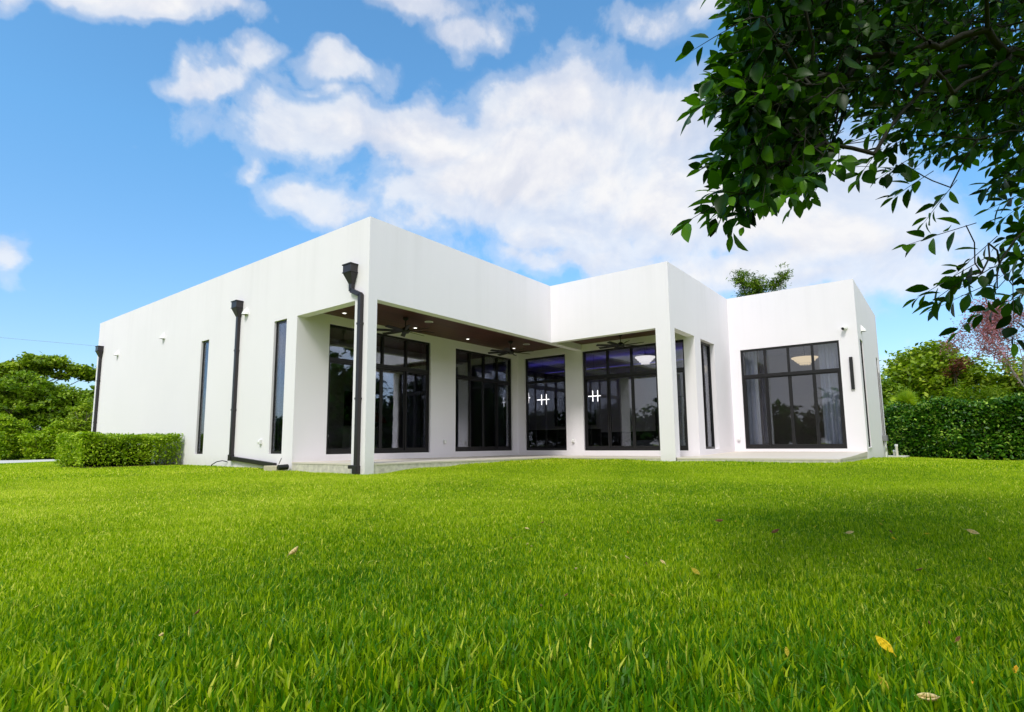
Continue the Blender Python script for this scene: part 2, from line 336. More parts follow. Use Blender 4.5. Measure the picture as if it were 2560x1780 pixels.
# ------------------------------------------------------------------ ground
GP = np.array([(-8.8, -11.3, -.60), (-6, -9.5, -.57), (-4, -12, -.56), (-9, -7, -.56), (-2.5, -5, -.42), (-5, -2, -.42), (2, -5, -.33), (4, -9.5, -.40), (-1.2, -1.2, -.30),
               (0, 0, -.30), (0, 1.6, -.29), (0, 3.2, -.26), (0, 5, -.225), (0, 8, -.21), (0, 12, -.20), (-3, 10, -.22), (-3, 13, -.22), (0, 20, -.22), (2, -.2, -.20), (4, -.2, -.145), (6, -.2, -.105), (8.3, -.1, -.09),
               (8.3, -2.3, -.105), (8.3, -4.5, -.135), (8.3, -6.5, -.13), (8.3, -9, -.135), (11, -9.1, -.16), (14.5, -9.1, -.16), (18, -9.1, -.24), (22.1, -9.1, -.29), (26, -11, -.50), (30, -12, -.6), (15, -13, -.36), (22, -14.5, -.47), (12, -18, -.45),
               (-2, 26, -.38), (1, 30, -.4), (-8, 22, -.42), (-15, 5, -.5), (-20, -15, -.6), (0, -20, -.6), (0, 45, -.42), (-20, 40, -.5), (40, -10, -.6), (60, 60, -.5), (-80, 0, -.6), (0, -80, -.6), (90, -60, -.6), (-60, 90, -.6), (60, 20, -.5)])
def gz(x, y):
    x = np.asarray(x, float); y = np.asarray(y, float)
    num = np.zeros(x.shape); den = np.zeros(x.shape)
    for px, py, pz in GP:
        d2 = (x - px) ** 2 + (y - py) ** 2 + 0.12
        k = 1.0 / d2 ** 1.6; num += k * pz; den += k
    near = np.exp(-((np.maximum(0, np.abs(x - 9) - 14)) ** 2 + (np.maximum(0, np.abs(y - 4) - 14)) ** 2) / 30.0)
    und = -0.05 * near + 0.012 * np.sin(x * 1.7 + 0.6 * np.sin(y * 1.1)) * np.sin(y * 1.9 + 0.5)
    return num / den + und
def g1(x, y): return float(gz(np.array([x]), np.array([y]))[0])
xs = np.unique(np.concatenate([np.linspace(-900, -60, 10), np.linspace(-60, -16, 16), np.linspace(-16, 30, 150), np.linspace(30, 70, 20), np.linspace(70, 900, 10)]))
ys = np.unique(np.concatenate([np.linspace(-900, -60, 10), np.linspace(-60, -18, 16), np.linspace(-18, 24, 140), np.linspace(24, 70, 30), np.linspace(70, 900, 10)]))
X, Y = np.meshgrid(xs, ys); Z = gz(X, Y)
nx, ny = len(xs), len(ys)
ii = (np.arange(ny - 1)[:, None] * nx + np.arange(nx - 1)[None, :]).ravel()
F4 = np.stack([ii, ii + 1, ii + nx + 1, ii + nx], 1)
tag(np_mesh('ground', np.stack([X.ravel(), Y.ravel(), Z.ravel()], 1), F4, mat=M['turf'], smooth=True), kind='structure')
# driveway apron beyond the lawn
dx = np.linspace(-30, 14, 60); Vd, Fd = [], []
for x in dx:
    for t in np.linspace(0, 1, 8):
        y0 = 26.9 + 0.45 * x; y1 = 35.8 - 0.1 * x
        y = y0 + (y1 - y0) * t; Vd.append((x, y, 0))
Vd = np.array(Vd); Vd[:, 2] = gz(Vd[:, 0], Vd[:, 1]) + 0.035
k = (np.arange(59)[:, None] * 8 + np.arange(7)[None, :]).ravel()
tag(np_mesh('driveway', Vd, np.stack([k, k + 8, k + 9, k + 1], 1), mat=M['road'], smooth=True), kind='structure')
mb = MB(); mb.hexa([(22.35, -9.6, -.7), (26.5, -9.6, -.7), (26.5, -8.2, -.7), (22.35, -8.2, -.7)], [(22.35, -9.6, -.27), (26.5, -9.6, -.30), (26.5, -8.2, -.30), (22.35, -8.2, -.27)])
tag(mb.build('walkway', M['road']), kind='structure')

# ------------------------------------------------------------------ house
HZ, LZ, CZ, FZ = 6.21, 4.077, 4.30, -0.8       # parapet, lintel, patio ceiling, wall foot
house = thing('house', 'single storey white stucco house with flat parapets, stepped corners and dark framed windows', 'house', (0, 0, 0))
def wall(ax, val, u0, u1, z0, z1, holes, name='wall', mat=None, reveal=None, depth=0.25):
    """one plane of wall at ax=val with rectangular openings; reveal = signed depth direction"""
    mb = MB()
    us = sorted({u0, u1, *[h[0] for h in holes], *[h[1] for h in holes]}); zs = sorted({z0, z1, *[h[2] for h in holes], *[h[3] for h in holes]})
    us = [u for u in us if u0 <= u <= u1]; zs = [z for z in zs if z0 <= z <= z1]
    P3 = (lambda u, z, d=0: (val + d, u, z)) if ax == 0 else (lambda u, z, d=0: (u, val + d, z))
    for a, b in zip(us, us[1:]):
        for c, d in zip(zs, zs[1:]):
            mu, mz = (a + b) / 2, (c + d) / 2
            if any(h[0] < mu < h[1] and h[2] < mz < h[3] for h in holes): continue
            mb.poly([P3(a, c), P3(b, c), P3(b, d), P3(a, d)])
    if reveal:
        for h in holes:
            a, b, c, d = h[:4]; sk = h[4] if len(h) > 4 else ''; r = reveal * depth
            if 'l' not in sk: mb.poly([P3(a, c), P3(a, d), P3(a, d, r), P3(a, c, r)])
            if 'r' not in sk: mb.poly([P3(b, c), P3(b, d), P3(b, d, r), P3(b, c, r)])
            if 't' not in sk: mb.poly([P3(a, d), P3(b, d), P3(b, d, r), P3(a, d, r)])
            if 'b' not in sk: mb.poly([P3(a, c), P3(b, c), P3(b, c, r), P3(a, c, r)])
    return mb.build(name, mat or M['stucco'], house)
XB, XD, XF, YC, YE, YP, XP, YG = 8.324, 14.489, 22.1, -4.521, -8.955, 3.195, 10.493, 19.964
IN = 0.28
N1, N2 = (8.62, 9.20, .13, 4.055), (3.74, 4.42, .15, 4.08)
W6 = (11.10, 12.58, .16, 4.07); W7 = (-8.357, -4.925, .14, 4.04)
N3, N4 = (14.98, 15.85, .19, 4.10), (20.64, 21.30, .19, 4.08)
W1, W2, W3, W4 = (1.09, 5.33, .12, 4.04), (6.623, 10.13, .13, 4.02), (.78, 2.812, .13, 4.015), (-4.128, -.015, .12, 4.02)
wall(0, 0.0, 0, YG, FZ, HZ, [N1, N2, (.54, YP, FZ, LZ, 'rb')], reveal=1, depth=IN)
wall(1, 0.0, 0, XB, FZ, HZ, [(IN, XB, FZ, LZ, 'rtb')], reveal=1, depth=IN)
wall(0, XB, YC, 0, FZ, HZ, [(-4.03, 0, FZ, LZ, 'rb')], reveal=1, depth=IN)
wall(1, YC, XB, XD, FZ, HZ, [(XB + .37, XP, FZ, LZ, 'rb'), W6], reveal=1, depth=IN)
wall(0, XD, YE, YC, FZ, HZ, [W7], reveal=1)
wall(1, YE, XD, XF, FZ, HZ, [N3, N4], reveal=1)
wall(0, XF, YE, YG, FZ, HZ, []); wall(1, YG, 0, XF, FZ, HZ, [])
# lintel undersides meeting at the inner corner, inner faces of the parapets and lintels
mb = MB(); mb.poly([(IN, 0, LZ), (XB + IN, 0, LZ), (XB + IN, IN, LZ), (IN, IN, LZ)]); mb.build('lintel', M['stucco'], house)
wall(0, IN, IN, YG - IN, -.06, HZ, [N1, N2, (.54, YP, -.06, LZ)], 'inner_wall')
wall(1, IN, IN, XB + IN, LZ, HZ, [], 'inner_wall')
wall(0, XB + IN, YC + IN, IN, -.06, HZ, [(-4.03, IN, -.06, LZ)], 'inner_wall')
wall(1, YC + IN, XB + IN, XD + IN, -.06, HZ, [(XB + .37, XP, -.06, LZ), W6], 'inner_wall')
wall(0, XD + IN, YE + IN, YC + IN, -.06, HZ, [W7], 'inner_wall')
wall(1, YE + IN, XD + IN, XF - IN, -.06, HZ, [N3, N4], 'inner_wall')
wall(0, XF - IN, YE + IN, YG - IN, -.06, HZ, [], 'inner_wall'); wall(1, YG - IN, IN, XF - IN, -.06, HZ, [], 'inner_wall')
po = [(0, 0), (XB, 0), (XB, YC), (XD, YC), (XD, YE), (XF, YE), (XF, YG), (0, YG)]
pi = [(IN, IN), (XB + IN, IN), (XB + IN, YC + IN), (XD + IN, YC + IN), (XD + IN, YE + IN), (XF - IN, YE + IN), (XF - IN, YG - IN), (IN, YG - IN)]
mb = MB()
for i in range(8):
    j = (i + 1) % 8; mb.poly([(*po[i], HZ), (*po[j], HZ), (*pi[j], HZ), (*pi[i], HZ)])
mb.build('parapet_cap', M['stucco'], house)
# patio back walls with their window reveals, and the beam under the ceiling
wall(1, YP, 0, XP, -.6, CZ, [W1, W2], 'patio_wall', reveal=1); wall(0, XP, YC, YP, -.6, CZ, [W3, W4], 'patio_wall', reveal=1)
MB().box((XB + IN + .001, .002, LZ - .003), (XP - .001, IN, CZ)).build('ceiling_beam', M['stucco'], house)
mb = MB(); mb.box((IN + .002, IN + .002, CZ), (XP - .002, YP - .002, CZ + .03)); mb.box((XB + IN + .002, YC + IN + .002, CZ + .002), (XP - .002, -.002, CZ + .03))
mb.build('patio_ceiling', M['wood'], house)
mb = MB()
for a, b in (((IN, IN), (XB + IN, YG - IN)), ((XB + IN, YC + IN), (XD + IN, YG - IN)), ((XD + IN, YE + IN), (XF - IN, YG - IN))): mb.box((*a, 5.55), (*b, 5.70))
mb.build('roof', M['roof'], house)
# paved terrace: tile layer over a rough slab edge
def slabs(mb, z0, dz, ins):
    a = 0.015 + ins
    mb.hexa([(a, a, z0), (XP + .1, a, z0), (XP + .1, YP + .1, z0), (a, YP + .1, z0)], [(a, a, -.07 + dz), (XP + .1, a, -.07 + dz), (XP + .1, YP + .1, -.07 + dz), (a, YP + .1, -.07 + dz)])
    a = XB + .012 + ins
    mb.hexa([(a, YC - .03, z0), (XP + .1, YC - .03, z0), (XP + .1, ins + .01, z0), (a, ins + .01, z0)], [(a, YC - .03, -.069 + dz), (XP + .1, YC - .03, -.069 + dz), (XP + .1, ins + .01, -.069 + dz), (a, ins + .01, -.069 + dz)])
    e = YE + .005 + ins
    mb.hexa([(a, e, z0), (XP, e, z0), (XD + .1, e, z0), (XD + .1, YC + .1, z0), (XP, YC + .1, z0), (a, YC + .1, z0)][:1] + [(XP, e, z0), (XP, YC + .1, z0), (a, YC + .1, z0)], [(a, e, -.071 + dz), (XP, e, -.05 + dz), (XP, YC + .1, -.05 + dz), (a, YC + .1, -.071 + dz)])
    mb.hexa([(XP, e, z0), (XD + .1, e, z0), (XD + .1, YC + .1, z0), (XP, YC + .1, z0)], [(XP, e, -.05 + dz), (XD + .1, e, .04 + dz), (XD + .1, YC + .1, .04 + dz), (XP, YC + .1, -.05 + dz)])
mb = MB(); slabs(mb, -.115, 0, 0); mb.build('terrace_paving', M['tile'], house)
mb = MB(); slabs(mb, -.8, -.035, .012); mb.build('terrace_slab', M['concrete'], house)
# interior shell
mb = MB(); mb.box((IN + .01, YP + .26, -.4), (21.8, 16, .05)); mb.box((XP + .26, -4.23, -.4), (21.8, YP + .26, .05)); mb.box((14.78, -8.66, -.4), (21.8, -4.23, .05)); mb.build('interior_floor', M['int_floor'], house)
mb = MB(); mb.box((IN + .01, YP + .26, 4.42), (21.8, 16, 4.5)); mb.box((XP + .26, -4.23, 4.42), (21.8, YP + .26, 4.5)); mb.box((14.78, -8.66, 4.42), (21.8, -4.23, 4.5)); mb.build('interior_ceiling', M['int_ceil'], house)
mb = MB(); mb.box((IN + .02, 8.2, .05), (10.2, 8.35, 4.42)); mb.box((6.0, YP + .3, .05), (6.12, 8.2, 4.42)); mb.box((16.6, -4.2, .05), (16.75, 15, 4.42)); mb.box((19.6, -8.65, .05), (19.75, -4.3, 4.42)); mb.box((14.8, -4.35, .05), (19.6, -4.24, 4.42)); mb.box((IN + .02, 14, .05), (16.6, 14.15, 4.42))
mb.build('interior_wall', M['int_wall'], house)

def window(ax, val, rect, inward, panels=1, transom=None, dep=0.07, sash=True, handles=(), fw=.065, go=.05):
    """aluminium window: outer frame, mullions, transom, sliding sashes; glazing as a sub-part"""
    u0, u1, z0, z1 = rect[:4]; mb = MB(); gl = MB()
    def bx(b, ua, ub, za, zb, d0, d1):
        p, q = val + inward * d0, val + inward * d1
        if ax == 0: b.box((p, ua, za), (q, ub, zb))
        else: b.box((ua, p, za), (ub, q, zb))
    e = .004
    d0, d1 = dep, dep + .12
    bx(mb, u0 + e, u0 + fw, z0 + e, z1 - e, d0, d1); bx(mb, u1 - fw, u1 - e, z0 + e, z1 - e, d0, d1)
    bx(mb, u0 + fw, u1 - fw, z0 + e, z0 + .085, d0 + .002, d1); bx(mb, u0 + fw, u1 - fw, z1 - .075, z1 - e, d0 + .002, d1)
    pu = [u0 + fw + (u1 - u0 - 2 * fw) * i / panels for i in range(panels + 1)]
    if transom:
        bx(mb, u0 + fw, u1 - fw, transom - .06, transom + .06, d0 + .004, d1)
        for u in pu[1:-1]: bx(mb, u - .04, u + .04, transom + .06, z1 - .075, d0 + .006, d1 - .01)
        zt = transom - .06
    else:
        zt = z1 - .075
    for i in range(panels):
        a, b = pu[i], pu[i + 1]
        if panels > 1 and sash and transom:
            o_ = .03 if i in (0, panels - 1) else .065
            for s0, s1 in ((a, a + .06), (b - .06, b)): bx(mb, s0, s1, z0 + .085, zt, d0 + o_, d0 + o_ + .04)
            bx(mb, a + .06, b - .06, z0 + .085, z0 + .17, d0 + o_ + .002, d0 + o_ + .038); bx(mb, a + .06, b - .06, zt - .05, zt, d0 + o_ + .002, d0 + o_ + .038)
            bx(gl, a + .06, b - .06, z0 + .17, zt - .05, d0 + o_ + .015, d0 + o_ + .023)
        else:
            if i: bx(mb, a - .035, a + .035, z0 + .085, zt, d0 + .006, d1 - .01)
            bx(gl, a + (.035 if i else 0), b - (.035 if i < panels - 1 else 0), z0 + .085, zt, d0 + go, d0 + go + .008)
        if transom:
            bx(gl, a + (.04 if i else 0), b - (.04 if i < panels - 1 else 0), transom + .06, z1 - .075, d0 + .05, d0 + .058)
    f = mb.build('window', M['frame'], house)
    gl.build('glass', M['glass'], f)
    for u in handles:
        hb = MB(); bx(hb, u - .014, u + .014, 1.05, 1.35, d0 + .008, d0 + .028); bx(hb, u - .012, u + .012, 1.08, 1.11, d0 + .028, d0 + .08); bx(hb, u - .012, u + .012, 1.29, 1.32, d0 + .028, d0 + .08); hb.build('handle', M['black'], f)
    return f
TR = 2.97
window(1, YP, W1, 1, 4, TR); window(1, YP, W2, 1, 4, TR)
window(0, XP, W3, 1, 1, TR); window(0, XP, W4, 1, 4, TR, handles=(-2.13,))
window(1, YC, W6, 1, 2, None, dep=.16, fw=.05); window(0, XD, W7, 1, 4, TR, dep=.03, handles=(-7.44, -7.55))
window(0, 0, N1, 1, 1, dep=.065, fw=.05, go=.012); window(0, 0, N2, 1, 1, dep=.065, fw=.05, go=.012); window(1, YE, N3, 1, 1, dep=.03, fw=.05, go=.02); window(1, YE, N4, 1, 1, dep=.03, fw=.05, go=.02)
mb = MB(); mb.box((N3[0] - .03, YE - .035, N3[2] - .05), (N3[1] + .1, YE + .1, N3[2] - .004)); mb.build('sill', M['stucco'], house)

# ------------------------------------------------------------------ rain leaders on the left wall
def leader(label, y, jog=None, foot=None, zb=-.25, ztop=5.02):
    t = thing('downspout', label, 'downspout', (0, y, zb), 0, 'dark rain leaders on the long white wall')
    o = (0, y, zb)
    mb = MB(); pw, pd = .062, .10
    w2, d2 = .165, .23
    mb.box((-d2, y - w2, ztop - .20), (-.004, y + w2, ztop)); mb.box((-d2 - .02, y - w2 - .02, ztop - .02), (-.004, y + w2 + .02, ztop + .012)); mb.box((-d2 - .015, y - w2 - .015, ztop - .225), (-.004, y + w2 + .015, ztop - .20))
    mb.hexa([(-.012 - pd, y - pw, ztop - .50), (-.004, y - pw, ztop - .50), (-.004, y + pw, ztop - .50), (-.012 - pd, y + pw, ztop - .50)],
            [(-d2, y - w2, ztop - .225), (-.004, y - w2, ztop - .225), (-.004, y + w2, ztop - .225), (-d2, y + w2, ztop - .225)])
    mb.build('leader_head', M['pipe'], t, org=o, bevel=.006)
    mb = MB()
    def seg(p, q, w_=pw):   # square pipe lying in the wall plane between (y, z) points
        dy, dz = q[0] - p[0], q[1] - p[1]; L = math.hypot(dy, dz); ny_, nz_ = -dz / L * w_, dy / L * w_
        pts = [(p[0] + ny_, p[1] + nz_), (p[0] - ny_, p[1] - nz_), (q[0] - ny_, q[1] - nz_), (q[0] + ny_, q[1] + nz_)]
        mb.hexa([(-.012, a, b) for a, b in pts], [(-.012 - pd, a, b) for a, b in pts])
    if jog:
        y2, za, zc = jog
        seg((y, ztop - .5), (y, za)); seg((y, za + .02), (y2, zc)); seg((y2, zc + .02), (y2, zb + .02)); yb = y2
    else:
        seg((y, ztop - .5), (y, zb if not foot else foot[0] - .03)); yb = y
    mb.build('pipe', M['pipe'], t, org=o, bevel=.008)
    mb = MB()
    if foot:
        z0, y1, z1 = foot
        seg((y + .07, z0), (y1, z1)); mb.box((-.135, y - .085, z0 - .09), (-.005, y + .085, z0 + .10))
    else:
        mb.box((-.14, yb - .08, zb - .1), (-.005, yb + .08, zb + .10)); mb.box((-.13, yb + .08, zb + .02), (-.02, yb + .26, zb + .11))
    mb.build('elbow', M['pipe'], t, org=o, bevel=.008)
    for zz in (3.4, 1.5):
        MB().box((-.02 - pd, yb - pw - .012, zz), (-.003, yb + pw + .012, zz + .05)).build('strap', M['pipe'], t, org=o)
    return t
leader('dark bronze downspout jogging sideways below its head, on the patio corner column', .62, jog=(.235, 4.33, 4.17), zb=-.22)
leader('dark downspout between the two slot windows, its foot turned along the wall', 6.52, foot=(.02, 3.95, -.165), zb=-.2)
leader('farthest dark downspout, running down the far left edge of the white wall behind the hedge', 19.35)

# ------------------------------------------------------------------ fittings on the walls
mb = MB()
def hood(name, label, loc, rz, group=None):
    """white half-cone wall light open at the bottom, wall on its +X side"""
    t = thing(name, label, 'wall light', loc, rz, group)
    mb = MB(); n_ = 14; apex = (0, 0, .20); ring = []
    for i in range(n_ + 1):
        a = PI / 2 + PI * i / n_; ring.append((.17 * math.cos(a), .12 * math.sin(a), -.06))
    mid = [(p[0] * .8, p[1] * .85, .03) for p in ring]
    for i in range(n_): mb.poly([ring[i], ring[i + 1], mid[i + 1], mid[i]]); mb.poly([mid[i], mid[i + 1], apex])
    mb.build('hood', M['white'], t, smooth=True)
    mb = MB(); mb.hexa([(p[0] * .9, p[1] * .9, -.05) for p in ring], [(p[0] * .9, p[1] * .9, -.03) for p in ring]); mb.build('lens', M['grey'], t)
    return t
G = 'white hooded lights high on the walls'
hl = hood('wall_light', 'white hooded wall light beside the middle downspout head', (-.002, 6.1, 4.60), 0, G)
dup(hl, (-.002, 12.45, 4.60), 0, 'white hooded wall light above and left of the far slot window', G)
dup(hl, (-.002, 17.3, 4.45), 0, 'small farthest white hooded wall light near the far end of the long wall', G)
dup(hl, (15.72, YE - .002, 4.52), PI / 2, 'white hooded wall light on the shaded right end wall', G)
# security camera
t = thing('security_camera', 'white security camera with black lens on the wall above the right window', 'camera', (XD, -8.60, 4.46), 0)
MB().lathe((0, 0, 0), [(.075, 0), (.08, .012), (.075, .05)], 20).build('base', M['white'], t).rotation_euler = (0, -PI / 2, 0)
a = Vector((-.07, .0, 0)); b_ = Vector((-.20, .06, -.06)); MB().tube([a, a.lerp(b_, .5), b_], [.05, .07, .066], 18).build('body', M['white'], t, smooth=True)
d = (b_ - a).normalized(); MB().tube([b_ - d * .005, b_ + d * .006], [.054, .050], 18).build('lens', M['black'], t)
# linear wall lamp
t = thing('linear_wall_lamp', 'slim black vertical bar lamp right of the right window', 'wall light', (XD, -8.69, 2.22), 0)
MB().box((-.07, -.055, 0), (-.02, .055, 1.16)).build('bar', M['black'], t, bevel=.008); MB().box((-.02, -.04, .2), (-.002, .04, .96)).build('mounting_plate', M['black'], t)
def outlet(label, loc, rz):
    t = thing('outlet_cover', label, 'outlet', loc, rz, 'white outlet covers low on the walls')
    MB().box((-.03, -.055, -.075), (-.002, .055, .075)).build('back_box', M['white'], t, bevel=.008)
    mb = MB(); pr = [(-.03, -.07), (-.085, -.065), (-.10, 0), (-.075, .06), (-.03, .07)]
    mb.hexa([(x, -.05, z) for x, z in pr], [(x, .05, z) for x, z in pr]); mb.build('cover', M['white'], t, bevel=.012)
    return t
oc = outlet('white outlet cover left of the near slot window', (-.002, 4.87, .50), 0)
dup(oc, (6.02, YP - .002, .50), PI / 2, 'white outlet cover between the two back patio windows')
dup(oc, (XP - .002, .45, .50), 0, 'white outlet cover between the corner patio window and the sliding door')
dup(oc, (XD - .002, -4.70, .52), 0, 'white outlet cover in the corner left of the right window')
# electrical box with conduits on the end wall
t = thing('electrical_box', 'grey electrical box with white conduits low on the shaded end wall', 'meter box', (20.55, YE, .42), 0)
o = (20.55, YE, .42)
MB().box((20.25, YE - .16, .40), (20.95, YE - .004, .66)).build('box', M['grey'], t, org=o, bevel=.01)
MB().tube([(20.42, YE - .08, .40), (20.42, YE - .08, .12), (20.55, YE - .08, .06), (20.75, YE - .08, .03), (20.80, YE - .08, -.05), (20.80, YE - .08, -.4)], .032, 8).build('conduit', M['white'], t, org=o, smooth=True)
MB().tube([(20.60, YE - .06, .03), (20.60, YE - .06, -.4)], .03, 8).build('conduit', M['white'], t, org=o)
MB().tube([(20.75, YE - .05, .66), (20.75, YE - .05, 3.4)], .022, 6).build('conduit', M['grey'], t, org=o)
# ground stubs, splash block, drain end, irrigation hose
t = tag(MB().tube([(23.2, -9.24, -.45), (23.18, -9.235, .18)], .055, 12).build('standpipe', M['pvc'], None, smooth=False), 'tall cream plastic pipe standing past the right end of the house', 'pipe')
MB().lathe((23.18, -9.235, .16), [(.07, 0), (.07, .09), (.055, .10)], 12).build('cap', M['white'], t)
t = tag(MB().tube([(23.4, -9.12, -.45), (23.41, -9.12, -.06)], .04, 10).build('standpipe', M['pvc']), 'short capped plastic pipe left of the tall one past the house', 'pipe')
MB().lathe((23.41, -9.12, -.08), [(.052, 0), (.052, .06), (.03, .08)], 10).build('cap', M['white'], t)
tag(MB().box((-.36, 3.36, -.36), (-.03, 4.02, -.175)).build('splash_block', simple('tan_block', (.50, .45, .32), .9, 0, .25, 14, .4), bevel=.015), 'tan concrete block under the end of the downspout foot', 'block')
mb = MB()
for i in range(7): mb.tube([(-.10 - .04 * i, 3.23, -.20 - .002 * i), (-.128 - .04 * i, 3.23, -.20 - .002 * i)], .075, 14); mb.tube([(-.128 - .04 * i, 3.23, -.20), (-.14 - .04 * i, 3.23, -.20)], .064, 14)
tag(mb.build('drain_pipe', M['black']), 'black ribbed drain pipe end at the foot of the white wall', 'drain pipe')
tag(MB().tube([(-.02, 6.85, -.10), (-.12, 6.95, -.07), (-.22, 7.10, -.10), (-.30, 7.28, -.20), (-.32, 7.3, -.3)], .015, 8).build('hose', M['black'], smooth=True), 'short black hose poking out of the wall left of the downspout foot', 'hose')
tag(MB().tube([(-.14, 3.60, -.12), (-.16, 3.52, -.05), (-.16, 3.45, .04)], .014, 6).build('wire_stub', M['grey'], smooth=True), 'thin grey wire stub standing above the tan block', 'wire')

# ------------------------------------------------------------------ patio ceiling: fans, downlights, speakers
def make_fan(label, loc, rz):
    t = thing('ceiling_fan', label, 'ceiling fan', loc, rz, 'black ceiling fans under the patio roof')
    MB().lathe((0, 0, 0), [(.03, -.10), (.075, -.07), (.085, -.002)], 20).build('canopy', M['fan'], t, smooth=True)
    MB().tube([(0, 0, -.08), (0, 0, -.32)], .016, 10).build('downrod', M['fan'], t)
    MB().lathe((0, 0, -.46), [(.04, -.04), (.10, -.03), (.135, .02), (.14, .08), (.09, .13), (.03, .16)], 24).build('motor', M['fan'], t, smooth=True)
    for k in range(8):
        a = 2 * PI * k / 8; mb = MB(); c, s = math.cos(a), math.sin(a); pts = []
        for r, hw, tw in ((.10, .035, .0), (.25, .05, .02), (.60, .062, .022), (.86, .070, .02), (.89, .05, .016)):
            for sgn in (-1, 1): pts.append((r * c - sgn * hw * s, r * s + sgn * hw * c, -.425 + sgn * tw))
        top = [(p[0], p[1], p[2] + .01) for p in pts]
        for i in range(4):
            q = [2 * i, 2 * i + 1, 2 * i + 3, 2 * i + 2]; mb.hexa([pts[j] for j in q], [top[j] for j in q])
        mb.build('blade', M['fan'], t)
    return t
fan = make_fan('black ceiling fan nearest the left corner of the patio', (2.80, 1.74, CZ), .16)
dup(fan, (8.08, 1.70, CZ), .45, 'black ceiling fan at the inner corner of the patio')
dup(fan, (9.50, -2.20, CZ), .75, 'black ceiling fan under the short patio roof on the right')
def downlight(label, loc):
    t = thing('downlight', label, 'downlight', loc, 0, 'small lit downlights in the patio ceiling')
    MB().lathe((0, 0, 0), [(.062, -.012), (.075, -.006), (.078, -.001)], 18).build('trim', M['white'], t)
    MB().lathe((0, 0, 0), [(.052, -.016), (.054, -.0125)], 18).build('bulb', M['lamp'], t)
    return t
dl = downlight('lit downlight seen through the left opening, left of the column', (1.21, 2.66, CZ))
for p_, lb in (((4.03, 2.63), 'lit downlight close behind the left ceiling fan'), ((6.66, 2.62), 'lit downlight midway between the two left fans'), ((9.40, 2.54), 'lit downlight by the inner corner fan')):
    dup(dl, (*p_, CZ), 0, lb)
sp = thing('ceiling_speaker', 'round white ceiling speaker to the right of the left fan', 'speaker', (3.68, 1.62, CZ), 0, 'round speakers in the patio ceiling')
MB().lathe((0, 0, 0), [(.11, -.012), (.135, -.010), (.14, -.001)], 28).build('ring', M['white'], sp)
MB().lathe((0, 0, 0), [(.105, -.016), (.11, -.0125)], 28).build('grille', simple('speaker_grille', (.35, .35, .34), .7), sp)
dup(sp, (9.0, 1.62, CZ), 0, 'round white ceiling speaker near the inner corner of the patio')

# ------------------------------------------------------------------ rooms behind the glass
def chandelier(label, loc, R0, mat, tiers=4):
    t = thing('chandelier', label, 'chandelier', loc, 0)
    MB().tube([(0, 0, 4.42 - loc[2]), (0, 0, .02)], .012, 6).build('rod', M['frame'], t)
    MB().lathe((0, 0, .0), [(R0 * .3, 0), (R0 * .98, .012), (R0 * .98, .03), (.02, .05)], 28).build('ring', M['frame'], t)
    for k in range(tiers):
        R_ = R0 * (1 - .20 * k); mb = MB(); nn = max(8, int(46 * (1 - .24 * k)))
        for i in range(nn):
            a = 2 * PI * i / nn; hh = .045 + .02 * random.random(); c, s = math.cos(a), math.sin(a)
            z0 = -.085 * k - .01; r0, r1 = R_, R_ * .93
            mb.hexa([(c * r1 - s * .018, s * r1 + c * .018, z0 - hh), (c * r1 + s * .018, s * r1 - c * .018, z0 - hh), (c * (r1 + .012) + s * .018, s * (r1 + .012) - c * .018, z0 - hh), (c * (r1 + .012) - s * .018, s * (r1 + .012) + c * .018, z0 - hh)],
                    [(c * r0 - s * .022, s * r0 + c * .022, z0), (c * r0 + s * .022, s * r0 - c * .022, z0), (c * (r0 + .014) + s * .022, s * (r0 + .014) - c * .022, z0), (c * (r0 + .014) - s * .022, s * (r0 + .014) + c * .022, z0)])
        mb.lathe((0, 0, -.085 * k), [(R_ * .95, -.012), (R_ * 1.0 + .012, -.010), (R_ * 1.0 + .012, -.004), (R_ * .95, -.002)], 28)
        mb.build('crystal_tier', mat, t)
    return t
chandelier('wide warm lit chandelier behind the top panes of the right window', (17.5, -6.69, 3.93), .50, M['crystal'])
chandelier('tiered white lit chandelier behind the top right pane of the sliding door', (13.8, -1.2, 4.08), .42, M['crystalw'])
chandelier('warm lit chandelier seen through the narrow two pane window', (13.7, -3.62, 3.42), .34, M['crystal'], 3)
def cross_pendant(label, loc, sx=1.0):
    t = thing('pendant_light', label, 'pendant light', loc, 0, 'white lit crossbar pendants inside')
    mb = MB(); mb.tube([(0, -.335 * sx, 0), (0, .335 * sx, 0)], .017, 8); mb.build('bar', M['pend'], t)
    for y, h in ((-.18 * sx, .24), (.09 * sx, .24)):
        MB().tube([(0, y, -h), (0, y, h)], .016, 8).build('tube', M['pend'], t)
    MB().tube([(0, 0, .03), (0, 0, 4.42 - loc[2])], .004, 5).build('cord', M['frame'], t)
    return t
cross_pendant('white lit pendant of crossed bars in the middle of the corner patio window', (13, 3.58, 2.45))
cross_pendant('white lit pendant of crossed bars behind the left pane of the sliding door', (13, .87, 2.46), .9)
cross_pendant('partly hidden white crossbar pendant at the left edge of the corner patio window', (13, 4.52, 2.58), .55)
t = thing('kitchen_island', 'dark kitchen island with pale top behind the corner patio window', 'kitchen island', (13.6, 3.2, .05))
o = (13.6, 3.2, .05)
MB().box((13.2, 1.2, .05), (14.1, 5.2, 1.05)).build('cabinet', M['cabinet'], t, org=o); MB().box((13.1, 1.1, 1.05), (14.2, 5.3, 1.10)).build('counter_top', M['counter'], t, org=o)
t = tag(MB().box((16.42, 2.8, 1.35), (16.56, 5.2, 2.85)).build('television', M['screen']), 'large dark television on the far wall behind the corner patio window', 'television')
t = thing('cabinet_wall', 'dark run of tall cabinets on the wall behind the sliding door', 'cabinet', (16.3, -1, .05)); o = (16.3, -1, .05)
